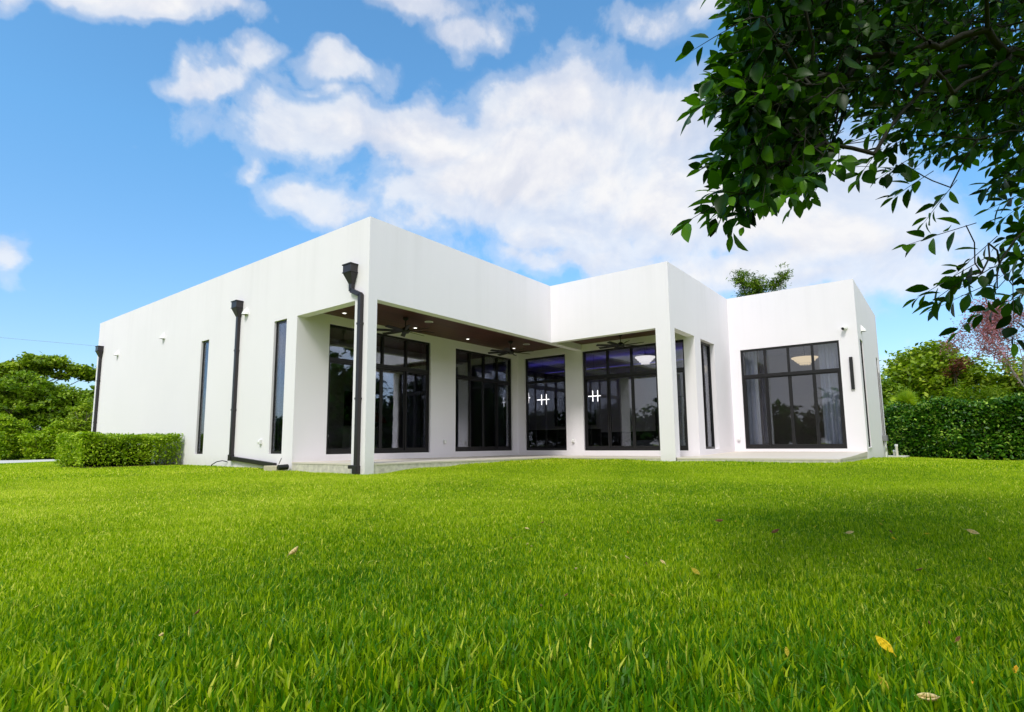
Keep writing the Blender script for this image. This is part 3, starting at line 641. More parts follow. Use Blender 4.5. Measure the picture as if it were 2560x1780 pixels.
MB().box((16.0, -2.6, .05), (16.58, -.6, 2.5)).build('cupboard', M['cabinet'], t, org=o); MB().box((16.1, -.55, .05), (16.58, 2.4, .95)).build('cupboard', M['cabinet'], t, org=o); MB().box((16.05, -.55, .955), (16.58, 2.45, 1.0)).build('counter_top', M['counter'], t, org=o)
tag(MB().box((11.6, -3.9, .05), (12.5, -1.2, .50)).build('sofa', M['drape'], bevel=.06), 'low dark sofa just inside the sliding door', 'sofa')
tag(MB().box((14.62, -3.9, 3.905), (14.72, 6.5, 3.93)).build('cove_light', M['blue']), 'blue cove strip glowing along the inside ceiling', 'strip light')
MB().box((14.45, -4.0, 3.84), (14.95, 6.6, 3.90)).build('cove_ledge', M['int_ceil'], house)
tag(MB().box((10.8, 4.2, 3.45), (16.5, 4.5, 3.85)).build('bulkhead', M['cabinet']), 'dark dropped bulkhead under the inside ceiling', 'bulkhead')
# red flowers on a pale cabinet behind the left patio window
t = thing('side_cabinet', 'pale cabinet behind the left patio window', 'cabinet', (5.0, 6.0, .05)); MB().box((-1.1, -.3, 0), (.9, .3, .98)).build('body', M['int_wall'], t); MB().box((-1.13, -.33, .98), (.93, .33, 1.03)).build('top', M['counter'], t)
t = thing('flower_arrangement', 'dome of red flowers in a dark bowl behind the left patio window', 'flowers', (5.05, 5.95, 1.08)); MB().lathe((0, 0, 0), [(.12, 0), (.22, .10), (.24, .14)], 16).build('bowl', M['black'], t)
mb = MB()
for i in range(150):
    a, b_ = random.uniform(0, 2 * PI), random.uniform(.05, 1.45); r = .42; c = Vector((r * math.cos(a) * math.cos(b_), r * math.sin(a) * math.cos(b_), .12 + r * math.sin(b_) * .95)); s_ = .075
    for q in range(3):
        an = random.uniform(0, PI); mb.poly([c + Vector((s_ * math.cos(an), s_ * math.sin(an), -.02)), c + Vector((0, 0, .05)), c - Vector((s_ * math.cos(an), s_ * math.sin(an), .02))])
mb.build('petals', M['red'], t)
tag(MB().box((5.3, 8.10, 1.2), (7.9, 8.19, 2.6)).build('wall_panel', M['screen']), 'black panel on the wall behind the red flowers', 'television')
def curtain(label, ax, val, u0, u1, mat, z0=.08, z1=4.2):
    mb = MB(); N_ = int((u1 - u0) / .025); pr = []
    for i in range(N_ + 1):
        u = u0 + (u1 - u0) * i / N_; d = .05 * math.sin(u * 38) + .02 * math.sin(u * 91); pr.append((u, d))
    for (a, da), (b, db) in zip(pr, pr[1:]):
        q = [(a, da, z0), (b, db, z0), (b, db, z1), (a, da, z1)]
        for off in (0, .006): mb.poly([(val + d + off, u, z) if ax == 0 else (u, val + d + off, z) for u, d, z in q])
    return tag(mb.build('curtain', mat, smooth=True), label, 'curtain')
curtain('pale sheer curtain at the left side of the right window', 0, XD + .45, -5.42, -4.95, M['curtain'])
curtain('grey drawn curtain bunched beside the left sheer of the right window', 0, XD + .50, -5.80, -5.5, M['drape'])
curtain('pale sheer curtain at the right side of the right window', 0, XD + .45, -8.32, -7.62, M['curtain'])
curtain('dark curtain at the right side of the left patio window', 1, YP + .45, 4.62, 5.30, M['drape'])
curtain('dark curtain at the right side of the middle patio window', 1, YP + .45, 9.4, 10.1, M['drape'])
curtain('white curtain inside the near slot window', 0, .62, 3.76, 4.1, M['int_wall'])
def roomlight(label, loc): return dup(dl, loc, 0, label, 'lit downlights inside the rooms')
roomlight('lit downlight high in the room behind the left patio window', (2.2, 4.6, 4.415)); roomlight('second lit downlight deeper in the room behind the left patio window', (1.3, 5.9, 4.415))
roomlight('lit downlight seen in the middle top pane of the left patio window', (3.6, 4.5, 4.415)); roomlight('lit downlight seen in the first top pane of the middle patio window', (7.1, 4.3, 4.415))

# overhead utility cable off to the left
pts = [Vector((-12, 39, 8.3)).lerp(Vector((22, 15.5, 3.9)), i / 30) for i in range(31)]
pts = [Vector((-13.2, 42, 8.2)), Vector((-4.79, 31.36, 6.66)), Vector((-2.13, 28.05, 6.23)), Vector((1.06, 24.07, 5.75)), Vector((2.5, 22.2, 5.6))]
tag(MB().tube(pts, .007, 5).build('utility_cable', M['cable']), 'thin overhead cable crossing the sky to the left of the house', 'cable')

# ------------------------------------------------------------------ foliage
def leaf_quads(C, size, up=0.3, flat=0.6, asp=0.55):
    """rhombic leaves at centres C (n,3): returns verts and quads"""
    n_ = len(C); size = np.broadcast_to(size, (n_,))
    nrm = rng.normal(size=(n_, 3)); nrm[:, 2] = np.abs(nrm[:, 2]) * (1 + flat) + up
    nrm /= np.linalg.norm(nrm, axis=1)[:, None]
    a = rng.normal(size=(n_, 3)); a -= nrm * (a * nrm).sum(1)[:, None]; a /= np.linalg.norm(a, axis=1)[:, None]
    b = np.cross(nrm, a); s = size[:, None]
    V = np.stack([C - a * s * .5, C + b * s * asp * .5 - a * s * .05 + nrm * s * .06, C + a * s * .5, C - b * s * asp * .5 - a * s * .05 + nrm * s * .06], 1).reshape(-1, 3)
    k = np.arange(n_)[:, None] * 4
    return V, k + np.array([[0, 1, 2, 3]])
def crown(name, blobs, n_leaf, size, mat, parent=None, clump=0.35, per=28, shell=0.55, org=(0, 0, 0), up=.3, asp=.55):
    """foliage gathered in clumps spread through ellipsoids (centre, radii)"""
    vol = np.array([b[1][0] * b[1][1] * b[1][2] for b in blobs]) ** .75; vol /= vol.sum(); Cs = []; T = []
    nc = max(1, n_leaf // per)
    idx = rng.choice(len(blobs), nc, p=vol)
    d = rng.normal(size=(nc, 3)); d /= np.linalg.norm(d, axis=1)[:, None]
    r = (shell + (1 - shell) * rng.random(nc)) * np.where(rng.random(nc) < .25, rng.random(nc) ** .5, 1.0)
    r *= 1 + .10 * rng.normal(size=nc)
    cen = np.array([b[0] for b in blobs])[idx] + d * r[:, None] * np.array([b[1] for b in blobs])[idx]
    ct = rng.random(nc) * .55 + .1
    L = np.repeat(cen, per, 0) + rng.normal(size=(nc * per, 3)) * clump * np.array([1, 1, .6])
    t = np.clip(np.repeat(ct, per) + rng.normal(size=nc * per) * .17, 0, 1)
    V, F = leaf_quads(L, size * (0.6 + .8 * rng.random(nc * per)), up=up, asp=asp)
    return np_mesh(name, V - np.array(org), F, mat=mat, parent=parent, attr=np.repeat(t, 4))
def trunk_mesh(mb, base, top, r0, r1, limbs, bend=.15):
    base, top = Vector(base), Vector(top); pts, rad = [], []
    for i in range(7):
        t = i / 6; p = base.lerp(top, t) + Vector((math.sin(t * 5 + base.x) * bend, math.cos(t * 4 + base.y) * bend, 0)) * t
        pts.append(p); rad.append(r0 + (r1 - r0) * t)
    rad[0] *= 1.35
    mb.tube(pts, rad, 9)
    for l in limbs:
        s = pts[random.choice((3, 4, 5))]; l = Vector(l); mid = s.lerp(l, .5) + Vector((random.uniform(-.2, .2), random.uniform(-.2, .2), random.uniform(0, .3)))
        mb.tube([s, mid, l], [r1 * .9, r1 * .55, r1 * .2], 6)
def tree(label, x, y, blobs, n_leaf, size, mat, trunk_r=.16, name='tree', trunk_mat='bark', clump=.35, per=28, shell=.5, group=None, up=.3, asp=.55):
    z = g1(x, y); o = (x, y, z)
    t = thing(name, label, 'tree', o, 0, group)
    top = max(b[0][2] for b in blobs)
    mb = MB(); trunk_mesh(mb, (x, y, z - .2), (blobs[0][0][0], blobs[0][0][1], top), trunk_r, trunk_r * .35, [b[0] for b in blobs])
    for b in blobs:                                     # secondary limbs within each lobe
        for _ in range(4):
            c = Vector(b[0]); e = c + Vector([random.uniform(-.8, .8) * q for q in b[1]])
            mb.tube([c - Vector((0, 0, b[1][2] * .4)), c.lerp(e, .5), e], [trunk_r * .3, trunk_r * .2, trunk_r * .07], 5)
    mb.build('trunk', M[trunk_mat], t, org=o, smooth=True)
    crown('crown', blobs, n_leaf, size, M[mat], t, clump, per, shell, o, up, asp)
    return t
def blobs_round(x, y, zc, R_, n_, flat=.75):
    L = []
    for i in range(n_):
        a = 2 * PI * i / n_ + random.uniform(-.4, .4); q = R_ * random.uniform(.35, .62)
        L.append(((x + q * math.cos(a), y + q * math.sin(a), zc + random.uniform(-.3, .35) * R_), (R_ * random.uniform(.38, .58), R_ * random.uniform(.38, .58), R_ * flat * random.uniform(.35, .55))))
    L.append(((x, y, zc + R_ * .35), (R_ * .5, R_ * .5, R_ * .4 * flat + .2))); return L

# left background: one tall spreading tree, a belt of trees, a belt of bright shrubs
GL = 'trees beyond the driveway on the left'
tree('tall spreading green tree with flat open crown rising highest beyond the driveway', 4.6, 52,
     [((3.0, 52.3, 7.2), (1.2, 1.2, .65)), ((4.3, 51.6, 7.9), (1.1, 1.2, .55)), ((5.9, 52.2, 8.1), (1.2, 1.3, .5)), ((7.5, 51.5, 7.5), (1.2, 1.1, .5)), ((5.0, 52.5, 7.2), (.8, 1.0, .4)), ((2.0, 52, 6.7), (.9, 1.0, .5)), ((6.6, 52, 7.0), (.7, .7, .35)), ((8.6, 52, 7.2), (1.3, 1.2, .5)), ((3.6, 52, 6.4), (1.5, 1.2, .5))],
     12000, .34, 'tree_olive', .26, clump=.24, per=24, shell=.5, group=GL)
lt = [(-1.4, 50, 6.6, 2.1, 'tree_mid', 'leafy green tree at the far left edge beyond the driveway'), (1.4, 53, 6.3, 2.2, 'tree_dark', 'dark green tree with ragged top, second from the left beyond the driveway'),
      (3.0, 48, 6.1, 2.1, 'tree_mid', 'broad bright green tree in front of the tall spreading tree'), (5.6, 47, 5.2, 2.0, 'tree_mid', 'rounded green tree below the right half of the tall spreading tree'),
      (7.8, 45, 5.2, 1.8, 'tree_mid', 'green tree with pale trunks close to the far corner of the house'), (10, 50, 6.0, 2.4, 'tree_dark', 'dark green tree mostly hidden behind the far corner of the house'), (-4.5, 52, 6.4, 2.4, 'tree_dark', 'dark green tree at the very left margin of the view'),
      (-1.0, 58, 5.2, 2.6, 'tree_dark', 'low dark tree filling the gap behind the leftmost leafy tree'), (4.2, 58, 5.0, 2.8, 'tree_dark', 'low dark tree filling the gap under the tall spreading tree'), (8.8, 57, 5.4, 2.6, 'tree_dark', 'low dark tree in the gap beside the far corner of the house')]
for x, y, top, R_, mt, lb in lt:
    tree(lb, x, y, blobs_round(x, y, top - R_ * .55, R_ * 1.15, 7, .62) + blobs_round(x, y, top - R_ * 1.3, R_ * 1.1, 6, .65) + [((x, y, 1.2), (R_ * .9, R_ * .8, 1.3))], 10500, .30, mt, .13, trunk_mat='paletrunk' if x > 7 and x < 9 else 'bark', group=GL, clump=.20, per=30, shell=.75)
ls = [(-2.6, 39.5, 4.0, 'shrub'), (-.6, 39, 2.2, 'shrub'), (1.0, 40.5, 3.0, 'shrub'), (2.3, 38.5, 2.0, 'shrub'), (3.5, 38.5, 2.7, 'shrub'), (4.5, 38, 4.2, 'tree_olive'), (5.7, 38.4, 2.8, 'tree_olive'), (7.0, 39, 3.0, 'shrub')]
lbl = ['tall bright shrub cut off by the left edge', 'low bright shrub second from the left edge across the driveway', 'yellow green shrub in the left half of the shrub belt', 'broad yellow green shrub mid way along the shrub belt', 'rounded bright shrub left of the pointed olive one', 'pointed olive shrub standing taller than its neighbours', 'olive shrub just left of the far wall edge', 'bright shrub tucked behind the far wall corner']
for (x, y, hh, mt), lb in zip(ls, lbl):
    z = g1(x, y); o = (x, y, z); t = thing('shrub', lb, 'shrub', o, 0, 'bright shrubs along the driveway')
    mb = MB()
    for _ in range(7): mb.tube([(x + random.uniform(-.2, .2), y + random.uniform(-.2, .2), z - .1), (x + random.uniform(-.5, .5), y + random.uniform(-.5, .5), z + hh * .4), (x + random.uniform(-.8, .8), y + random.uniform(-.7, .7), z + hh * .8)], [.04, .03, .012], 5)
    mb.build('stems', M['bark'], t, org=o)
    bl = [((x + random.uniform(-.6, .6), y + random.uniform(-.4, .4), z + hh * q), (.95 - .55 * q, .85 - .5 * q, hh * .22)) for q in (.2, .25, .3, .45, .5, .55, .68, .72, .84)]
    crown('crown', bl, 7500, .19, M[mt], t, .15, 20, .55, o)
# tree behind the roof
tree('feathery dark tree top showing above the flat roof', 40.1, .5, [((40.1, .5, 13.0), (1.2, 1.2, 1.1)), ((39.2, 1.4, 13.9), (.8, .8, .9)), ((40.6, -.8, 13.4), (.8, .8, .8)), ((40.1, -1.7, 13.9), (.55, .6, .7)), ((40, .5, 13.7), (.7, .7, .5)), ((40.1, 1.7, 12.3), (.7, .7, .8)), ((40.1, 0, 11), (1.6, 1.6, 1.2))],
     6500, .30, 'tree_dark', .22, clump=.20, per=16, shell=.35, asp=.25)
# right background
GR = 'trees beyond the right hedge'
tree('broad rounded olive green tree behind the right hedge', 38, -10.6, blobs_round(38, -10.4, 4.4, 3.3, 10, .95) + [((37.5, -9.5, 2.5), (1.5, 2.2, 1.5))] + [((38, -9.2, 5.0), (1.3, 1.3, 1.2)), ((38, -11, 6.0), (1.3, 1.4, .9))], 19000, .30, 'tree_olive', .22, group=GR, clump=.28, per=22)
tree('dark green tree between the house end and the rounded tree', 33, -7.9, blobs_round(33, -7.9, 2.7, 2.1, 8, 1.0), 9500, .26, 'tree_mid', .14, group=GR, clump=.25)
tree('olive tree behind the pink blossom at the right edge', 37, -14.6, blobs_round(37, -14.6, 3.2, 2.4, 8, 1.0), 9000, .30, 'tree_olive', .16, group=GR)
t = tree('yellow green bamboo like bush above the right hedge', 32, -12.3, [((32, -12.3, 2.6), (.9, 1.5, 1.0)), ((32, -11.7, 2.2), (.8, 1.0, .8)), ((32, -13.2, 2.4), (.8, 1.0, .9))], 4200, .28, 'bamboo', .07, name='bush', group=GR, clump=.24, asp=.22)
tree('small tree with dark red leaves in front of the rounded tree', 35.2, -11.75, [((35.2, -11.75, 4.75), (.55, .6, .5)), ((35.2, -12.1, 5.2), (.35, .4, .35))], 420, .18, 'redleaf', .06, group=GR, clump=.2)
# small fan palm
x, y = 30, -9.35; z = g1(x, y); t = thing('palm', 'small fan palm with a spiky green head behind the right hedge', 'palm', (x, y, z))
MB().tube([(0, 0, -.2), (0, 0, 1.5), (.05, 0, 3.0)], [.12, .10, .09], 9).build('trunk', M['bark'], t)
Vp, Fp, Tp = [], [], []
for i in range(46):
    a = random.uniform(0, 2 * PI); e = random.uniform(-.7, 1.45); L_ = random.uniform(.45, .7); hd = Vector((math.cos(a) * math.cos(e), math.sin(a) * math.cos(e), math.sin(e))); c0 = Vector((.05, 0, 3.0)); hub = c0 + hd * L_ * .7
    sd_ = hd.orthogonal().normalized(); up_ = hd.cross(sd_)
    for j in range(12):
        an = -1.2 + 2.4 * j / 11; dd = (hd * math.cos(an) + sd_ * math.sin(an)).normalized(); wv = (sd_ * math.cos(an) - hd * math.sin(an)) * .022; k = len(Vp)
        Vp += [hub - wv, hub + wv, hub + dd * L_ * .6 + wv * .7 - Vector((0, 0, .03)), hub + dd * L_ - Vector((0, 0, .12))]; Fp.append((k, k + 1, k + 2, k + 3)); Tp += [random.uniform(.2, .8)] * 4
np_mesh('fronds', np.array([tuple(v) for v in Vp]), np.array(Fp), mat=M['shrub'], parent=t, attr=np.array(Tp))
# bare pink flowering tree
x, y = 32.3, -16.0; z = g1(x, y); t = thing('tree', 'bare branched tree with a haze of pink blossom at the right edge', 'tree', (x, y, z), 0, GR)
mb = MB(); tips = []
def grow(p, d, L_, r, lv):
    q = p + d * L_; mid = p.lerp(q, .5) + Vector((random.uniform(-.06, .06), random.uniform(-.06, .06), random.uniform(-.02, .05))) * L_
    mb.tube([p, mid, q], [r, r * .85, r * .7], 6 if lv < 3 else 4, cap=False)
    if lv >= 2: tips.append((mid, lv)); tips.append((q, lv))
    if lv < 6:
        for _ in range(3 if lv < 4 else 2):
            nd = (d + Vector((random.uniform(-.75, .75), random.uniform(-.75, .75), random.uniform(-.45, .45)))).normalized(); grow(q, nd, L_ * random.uniform(.62, .85), r * .62, lv + 1)
grow(Vector((0, 0, -.2)), Vector((.02, .12, 1)).normalized(), 2.5, .10, 0)
mb.build('trunk', M['paletrunk'], t)
tp = np.array([tuple(p) for p, lv in tips]); tp = tp[rng.choice(len(tp), 42000)] + rng.normal(size=(42000, 3)) * .22
V, F = leaf_quads(tp, .06 + .08 * rng.random(42000)); np_mesh('blossom', V, F, mat=M['pink'], parent=t, attr=np.repeat(rng.random(42000), 4))

def box_hedge(name, label, o, size, n_leaf, leaf, mat, rz=0.0, cat='hedge', rag=.05, stems=30, thin=None, topvar=.05, core=None, corex=1.0, bulge=0.0):
    """clipped hedge: leaves packed in the outer skin of a soft edged block, stems inside"""
    x, y, z = o; t = thing(name, label, cat, o, rz)
    sx, sy, sz = size; P_ = rng.random((n_leaf * 2, 3))
    P_ = P_ * 1.0
    face = rng.random(n_leaf * 2); dep = np.abs(rng.normal(size=n_leaf * 2)) * .10
    ar = np.array([sy * sz, sx * sz, sx * sy]); ar = ar / ar.sum(); ax = np.where(face < ar[0], 0, np.where(face < ar[0] + ar[1], 1, 2)); lo = rng.random(n_leaf * 2) < .62
    L = P_ * np.array([sx, sy, sz])
    for a_, s_ in ((0, sx), (1, sy)):
        k = ax == a_; L[k, a_] = np.where(lo[k], dep[k], s_ - dep[k])
    k = ax == 2; L[k, 2] = sz - dep[k]
    lump = .05 * np.sin(L[:, 0] * 5.1 + L[:, 1] * 3.3) + topvar * np.sin(L[:, 0] * 2.3 + 1)
    L[:, 2] += lump * (L[:, 2] / sz); L[:, 0] += bulge * (np.sin(L[:, 1] * 1.9 + .8) * np.sin(L[:, 2] * 2.1 + L[:, 1] * .7)) ; L[:, 2] += bulge * .5 * np.sin(L[:, 1] * 2.3) * (L[:, 2] / sz); L += rng.normal(size=L.shape) * rag
    keep = rng.random(len(L)) < np.clip(.12 + 1.3 * (L[:, 2] / (sz * .45)), 0, 1)
    if thin is not None: keep &= rng.random(len(L)) < thin(L)
    L = L[keep][:n_leaf]
    V, F = leaf_quads(L, leaf * (.6 + .8 * rng.random(len(L))), up=.2, flat=.2)
    big = .5 + .22 * np.sin(L[:, 0] * 3.7 + 1.3 * np.sin(L[:, 2] * 4)) * np.sin(L[:, 1] * 2.9 + L[:, 2] * 3)
    tt = np.clip(big * .75 + rng.normal(size=len(L)) * .26, 0, 1)
    np_mesh('foliage', V, F, mat=mat, parent=t, attr=np.repeat(tt, 4))
    mb = MB()
    for _ in range(stems):
        a = Vector((random.uniform(.1, .9) * sx, random.uniform(.15, .85) * sy, -.15))
        for _ in range(3):
            b = Vector((min(sx - .05, max(.05, a.x + random.uniform(-.3, .3))), min(sy - .05, max(.05, a.y + random.uniform(-.3, .3))), sz * random.uniform(.6, .92))); mb.tube([a, a.lerp(b, .5) + Vector((random.uniform(-.06, .06), random.uniform(-.06, .06), 0)), b], [.016, .011, .006], 5)
    mb.build('stems', M['bark'], t)
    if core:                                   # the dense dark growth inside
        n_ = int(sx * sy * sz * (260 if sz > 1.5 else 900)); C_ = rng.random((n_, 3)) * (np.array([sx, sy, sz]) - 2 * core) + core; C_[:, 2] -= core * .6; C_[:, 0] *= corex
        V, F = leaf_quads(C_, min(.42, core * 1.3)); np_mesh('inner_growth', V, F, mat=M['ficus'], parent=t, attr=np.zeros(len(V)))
    return t
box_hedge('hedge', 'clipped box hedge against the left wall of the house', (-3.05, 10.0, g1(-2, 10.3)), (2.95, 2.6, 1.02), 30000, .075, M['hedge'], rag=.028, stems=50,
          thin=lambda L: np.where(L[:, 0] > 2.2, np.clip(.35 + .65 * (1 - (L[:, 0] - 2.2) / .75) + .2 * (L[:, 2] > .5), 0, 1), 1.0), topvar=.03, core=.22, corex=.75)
mb = MB(); mb.hexa([(-3.0, 9.95, g1(-2, 10) - .1), (0, 9.95, g1(-2, 10) - .1), (0, 12.6, g1(-2, 10) - .1), (-3.0, 12.6, g1(-2, 10) - .1)], [(-2.9, 10.0, g1(-2, 10) + .03), (-.01, 10.0, g1(-2, 10) + .03), (-.01, 12.6, g1(-2, 10) + .03), (-2.9, 12.6, g1(-2, 10) + .03)])
tag(mb.build('mulch_bed', simple('dark_mulch', (.05, .028, .018), .95, 0, .5, 25, .8)), kind='structure')
x0, y0 = 25.2, -20.0
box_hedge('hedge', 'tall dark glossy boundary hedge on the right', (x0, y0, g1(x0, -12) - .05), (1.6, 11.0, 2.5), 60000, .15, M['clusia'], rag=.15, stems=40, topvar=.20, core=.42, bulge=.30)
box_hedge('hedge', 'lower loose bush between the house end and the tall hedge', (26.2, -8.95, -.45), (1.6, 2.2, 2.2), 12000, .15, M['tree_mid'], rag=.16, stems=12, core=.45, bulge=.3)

# wooded boundary behind the camera, seen only as a mirror image in the windows
bl = []
for i in range(60):
    yy = -55 + i * 2.4; bl.append(((-40 + random.uniform(-3, 3), yy, random.uniform(1.5, 3.4)), (2.6, 2.6, random.uniform(2.6, 3.8))))
for i in range(34):
    bl.append(((-40 + i * 2.9, -36 + random.uniform(-3, 3), random.uniform(2.5, 7.5)), (3.2, 3.0, random.uniform(4.0, 6.0))))
    bl.append(((-40 + i * 2.9, -34 + random.uniform(-2, 2), 1.2), (2.6, 2.2, 2.2)))
tag(crown('distant_trees', bl, 110000, .9, M['ficus'], None, .5, 20, .4), 'mass of dark trees across the garden mirrored in the windows', 'trees', kind='stuff')

# ------------------------------------------------------------------ the ficus reaching in overhead
def inview(cx, cy, d):
    return CAM + Fv * d + Rv * (cx * d) + Uv * (cy * d)
POLY = [(1625, -40), (1655, 60), (1660, 110), (1585, 180), (1562, 225), (1640, 240), (1655, 280), (1600, 305), (1635, 340), (1622, 385), (1660, 430), (1640, 470), (1590, 500), (1640, 500), (1720, 440), (1760, 470), (1800, 462), (1880, 415), (1885, 330), (1930, 235), (1955, 270), (1960, 330), (2010, 360), (2060, 385), (2120, 410), (2190, 400), (2180, 460), (2200, 500), (2190, 540), (2215, 570), (2205, 610), (2230, 640), (2220, 670), (2250, 690), (2300, 690), (2500, 690), (2700, 500), (2600, -60)]
HOLES = [(1965, 195, 26), (2175, 330, 20), (1905, 285, 24), (2080, 350, 18), (1850, 300, 14), (2220, 420, 18)]
def inside(x, y):
    c = False
    for (x0, y0), (x1, y1) in zip(POLY, POLY[1:] + POLY[:1]):
        if (y0 > y) != (y1 > y) and x < (x1 - x0) * (y - y0) / (y1 - y0) + x0: c = not c
    return c
centres = []
def px(x, y, d): return inview((x * 1.11547 - 1263.8) / 1411.64, (938.27 - y * 1.11547) / 1411.64, d)
tries = 0
while len(centres) < 1080 and tries < 60000:
    tries += 1; x, y = random.uniform(1600, 2560), random.uniform(-160, 690)
    yy_ = max(y, -20)
    if not (inside(x, yy_) and inside(x - 62, max(yy_, 0)) and inside(x, yy_ + (40 if x < 1900 else 62)) and inside(x - 20, yy_ + 22)): continue
    if any((x - hx) ** 2 + (y - hy) ** 2 < hr * hr for hx, hy, hr in HOLES): continue
    edge = min(1.0, max(0.0, (x - 1560) / 600)); d = random.uniform(2.2 + .9 * edge, 2.9 + 2.4 * edge)
    if x > 1880 and y > 260 and random.random() < .6: continue
    centres.append(px(x, y, d))
for x, y, d in ((1632, 440, 2.6), (1668, 432, 2.6), (1705, 410, 2.6), (1625, 210, 2.5), (1650, 190, 2.6), (1655, 50, 2.4), (1680, 30, 2.5), (1665, 300, 2.6), (1668, 335, 2.7), (1668, 380, 2.6), (1770, 420, 2.6), (1845, 375, 2.8), (1865, 340, 2.9),
                (2165, 505, 2.8), (2185, 590, 2.9), (2165, 622, 2.85), (2200, 612, 2.9), (2205, 640, 3.1), (2235, 645, 3.1), (2215, 545, 3.0), (2240, 590, 3.1), (2270, 640, 3.0), (2290, 660, 3.2), (2070, 395, 3.2), (2020, 365, 3.2), (2130, 420, 3.3), (1960, 345, 2.9)):
    centres.append(px(x, y, d))
for _ in range(70): centres.append(px(random.uniform(1690, 1860), random.uniform(150, 385), random.uniform(2.5, 3.6)))
nvis = len(centres)
for _ in range(620):                               # the rest of the crown, above and to the right of the view
    rr, ff, uu = random.uniform(1.2, 7.0), random.uniform(.2, 6.2), random.uniform(2.6, 5.4)
    c = CAM + Vector((Rv.x, Rv.y, 0)).normalized() * rr + Vector((Fv.x, Fv.y, 0)).normalized() * ff; c.z = uu
    q = c - CAM; dd = q.dot(Fv)
    if dd > .3:
        sx_ = (q.dot(Rv) / dd * 1411.64 + 1263.8) / 1.11547; sy_ = (938.27 - q.dot(Uv) / dd * 1411.64) / 1.11547
        if -80 < sx_ < 2360 and -80 < sy_ < 1700 and not inside(sx_, max(sy_, 0)): continue
    if (c - CAM).length < 1.8: continue
    centres.append(c)
for _ in range(1150):                              # high crown above the frame, shading the right of the lawn
    rr, ff = random.uniform(1.5, 7.5), random.uniform(-2.5, 3.0); c = CAM + Vector((Rv.x, Rv.y, 0)).normalized() * rr + Vector((Fv.x, Fv.y, 0)).normalized() * ff
    c.z = 1.2 + .98 * max(ff, 1.2) + random.uniform(.2, 1.8); centres.append(c)
TB = Vector((-3.7, -13.6, 0)); TB.z = g1(TB.x, TB.y)
ft = thing('ficus_tree', 'dark broad leaved tree whose leafy branches hang in from the upper right', 'tree', TB)
nodes = [(TB + Vector((0, 0, 1.0)), None), (TB + Vector((-.05, .1, 1.9)), 0), (TB + Vector((-.1, .25, 2.7)), 1)]
for _ in range(300):                              # boughs overhanging the spot behind and beside the view
    c = CAM + Vector((Rv.x, Rv.y, 0)).normalized() * random.uniform(.3, 5.0) + Vector((Fv.x, Fv.y, 0)).normalized() * random.uniform(-4.5, -.8); c.z = random.uniform(2.3, 4.3)
    centres.append(c)
for a in range(5):
    an = a * 1.25 + .4; nodes.append((nodes[2][0] + Vector((math.cos(an) * .8, math.sin(an) * .8, .55)), 2))
cost = [0, 1, 2] + [2.9] * 5
order = sorted(range(len(centres)), key=lambda i: (centres[i] - nodes[2][0]).length)
NP = np.zeros((len(centres) + 8, 3)); NP[:8] = [tuple(nd[0]) for nd in nodes]; CO = np.zeros(len(centres) + 8); CO[:8] = cost; CO[:3] += 1.7
for i in order:
    c = centres[i]; m_ = len(nodes); dist = np.linalg.norm(NP[:m_] - np.array(c), axis=1)
    k = int(np.argmin(dist + .35 * CO[:m_])); NP[m_] = tuple(c); CO[m_] = CO[k] + dist[k]; nodes.append((c, k))
cnt = [1] * len(nodes)
for i in range(len(nodes) - 1, 0, -1): cnt[nodes[i][1]] += cnt[i]
mb = MB(); mt = MB()
for i in range(1, len(nodes)):
    p, k = nodes[i]; q = nodes[k][0]; r1 = .0016 * cnt[i] ** .46 + .0010; r0 = min(.0016 * cnt[k] ** .46 + .0010, r1 * 2.2)
    L_ = (p - q).length; mid = q.lerp(p, .5) + Vector((random.uniform(-.08, .08), random.uniform(-.08, .08), random.uniform(.0, .10))) * L_
    (mt if i < 8 else mb).tube([q, mid, p], [r0 if i > 7 else .12, (r0 + r1) / 2 if i > 7 else .10, r1 if i > 7 else .07], 6, cap=False)
mt.tube([TB - Vector((0, 0, .3)), TB + Vector((.03, 0, .5)), TB + Vector((0, 0, 1.05))], [.22, .16, .125], 12)
mt.build('trunk', M['bark'], ft, org=TB, smooth=True); mb.build('branches', M['twig'], ft, org=TB, smooth=True)
# leaves: ovate blades folded along the midrib, in alternate sprays on short shoots
prof = [(0.0, 0.0), (.12, .22), (.32, .44), (.55, .47), (.78, .30), (.92, .12), (1.0, 0.0)]
LV, LF4, LF3, LT = [], [], [], []
sh = MB(); base_k = 0
def add_leaf(p, d, nrm, L_, W_, t_):
    global base_k
    d = d.normalized(); side = d.cross(nrm).normalized(); nrm = side.cross(d).normalized(); mids, ls_, rs_ = [], [], []
    cur = random.uniform(.05, .28)
    for s, w_ in prof:
        c = p + d * (L_ * s) - nrm * (cur * L_ * s * s); mids.append(c); up_ = nrm * (w_ * W_ * .28)
        ls_.append(c + side * (w_ * W_) + up_); rs_.append(c - side * (w_ * W_) + up_)
    k = base_k; vs = [mids[0]]
    for i in range(1, 6): vs += [ls_[i], mids[i], rs_[i]]
    vs.append(mids[6]); LV.extend(tuple(v) for v in vs); LT.extend([t_] * len(vs)); base_k += len(vs)
    LF3.extend([(k, k + 2, k + 1), (k, k + 3, k + 2)])
    for i in range(4):
        a = k + 1 + 3 * i; LF4.extend([(a, a + 1, a + 4, a + 3), (a + 1, a + 2, a + 5, a + 4)])
    a = k + 13; LF3.extend([(a, a + 1, k + 16), (a + 1, a + 2, k + 16)])
